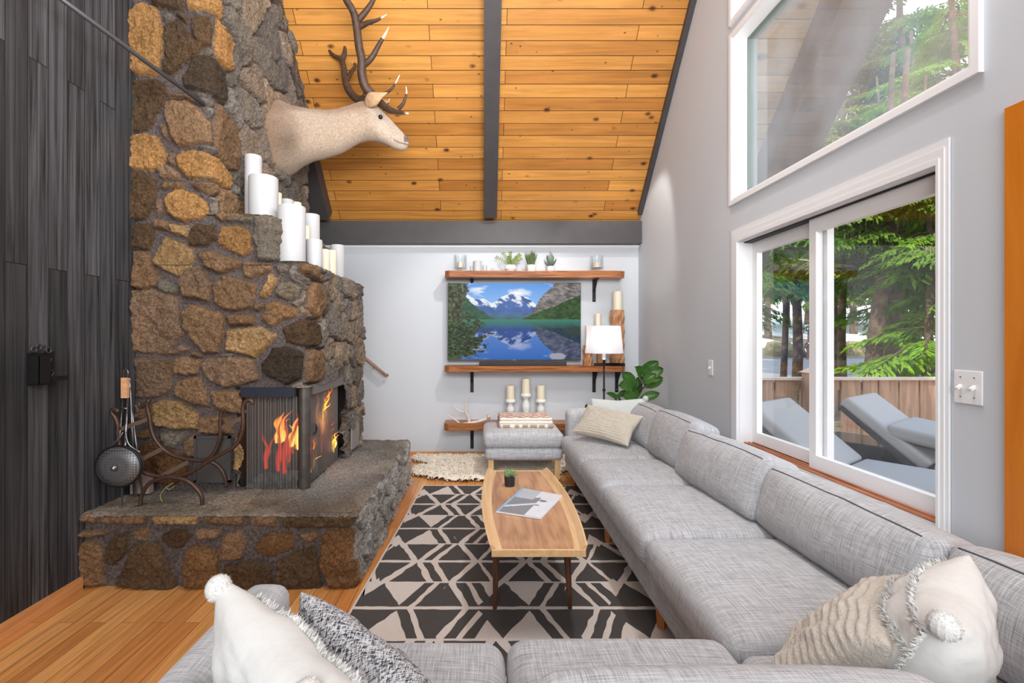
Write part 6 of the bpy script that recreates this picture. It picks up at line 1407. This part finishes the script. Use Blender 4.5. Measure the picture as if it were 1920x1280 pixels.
# taller ones whose crowns fill the upper window
tree(1560, 690, 17, 24, 'tall conifer whose crown fills the lower left of the upper window', 4.0, 13.0, 3.2, 60, 1, 12, sz=1.5, hh=15)
tree(1690, 690, 16, 26, 'tall feathery conifer in the middle of the upper window', 4.0, 12.5, 3.4, 70, 0, 13, sz=1.5, hh=15)
tree(1860, 690, 14, 26, 'tall conifer whose branch tips reach the right of the upper window', 3.0, 9.0, 3.2, 60, 1, 14, sz=1.5, hh=10.5)
for k, (px, Y, lm_) in enumerate(((1440, 34, 1), (1475, 42, 0), (1515, 38, 2), (1555, 44, 1), (1600, 37, 0), (1640, 46, 1), (1690, 40, 2), (1735, 36, 0), (1790, 42, 1))):
    lbs = ['in the gap at the left edge of the left pane', 'between the two left trunks', 'behind the road sign', 'behind the sliding window stile', 'left of the leaning trunk', 'right of the leaning trunk', 'behind the upright right trunk', 'behind the bright young conifer', 'farthest right, behind the upper window crowns']
    tree(px, 660, Y, 12, 'distant conifer, '+lbs[k], 5.0, 17, 4.2, 46, lm_, 40+k, sz=3.0, dens=.8, hh=19)
# sign, utility pole, painted post, wire, roadside boulders
def gzp(v): return float(gz(v.y-.10*v.x+1.0))
q = P(1517, 617, 26); sg = thing('road_sign', 'small white rectangular road sign on a reddish post beyond the road', 'sign', (q.x, q.y, gzp(q))); MB().tube([(q.x-.1, q.y, gzp(q)-.2), (q.x, q.y, q.z)], .06, 8).build('sign_post', mat('rusty post', C(150, 96, 72), .8), sg); MB().box(q.x-.28, q.x+.28, q.y-.08, q.y-.05, q.z-.2, q.z+.24).build('sign_board', mat('sign white', C(232, 234, 236), .6), sg)
q = P(1661, 560, 22); tag(MB().tube([(q.x, q.y, gzp(q)-.3), (q.x+.05, q.y, q.z+1)], .20, 10).build('painted_post', mat('red brown post', C(176, 104, 72), .8, noise=(4, .3)), None, smooth=True), 'thick red brown wooden post standing by the road', 'post')
q = P(1648, 600, 24); tag(MB().tube([(q.x, q.y, gzp(q)-.3), (q.x, q.y, q.z+.4)], .14, 10).build('pale_marker_pole', mat('pale pole', C(168, 186, 182), .7), None, smooth=True), 'pale blue grey pole just left of the red brown post', 'post')
a, m_, c = P(1400, 474, 9.0), P(1560, 494, 9.0), P(1800, 526, 9.0); tag(MB().tube(catmull([a, m_, c], 8), .009, 6).build('overhead_wire', mat('pale wire', C(214, 214, 210), .5), None), 'thin pale overhead wire crossing both window panes', 'wire')
rs = random.Random(17)
spots = [(1452, 665, 24.5), (1466, 668, 24.3), (1482, 670, 24.2), (1508, 672, 24.4), (1522, 680, 24), (1585, 672, 25), (1600, 670, 25), (1700, 690, 23.5), (1720, 690, 24), (1545, 676, 24.3)]
wh = ['farthest left by the road', 'second from the left by the road', 'behind the left trunk pair', 'under the road sign', 'right of the road sign post', 'left of the leaning trunk', 'touching the leaning trunk', 'right of the upright trunk', 'farthest right by the road', 'behind the window stile']
for k, (px, py, Y) in enumerate(spots):
    q = P(px, py, Y+3); z = gzp(q); b = MB(); b.soft((1.0+rs.random()*.6, .9, .8+rs.random()*.3), .38, (0, 0, 0), 4, T(q.x, q.y, z+.2, rs.uniform(-10, 10), rs.uniform(-10, 10), rs.uniform(0, 90)), .16, k)
    tag(b.build('mossy_boulder', mat('mossy boulder', C(140, 132, 92), .95, noise=(5, .5)), None, smooth=True), 'mossy brown boulder, '+wh[k], 'boulder', 'mossy boulders along the road')
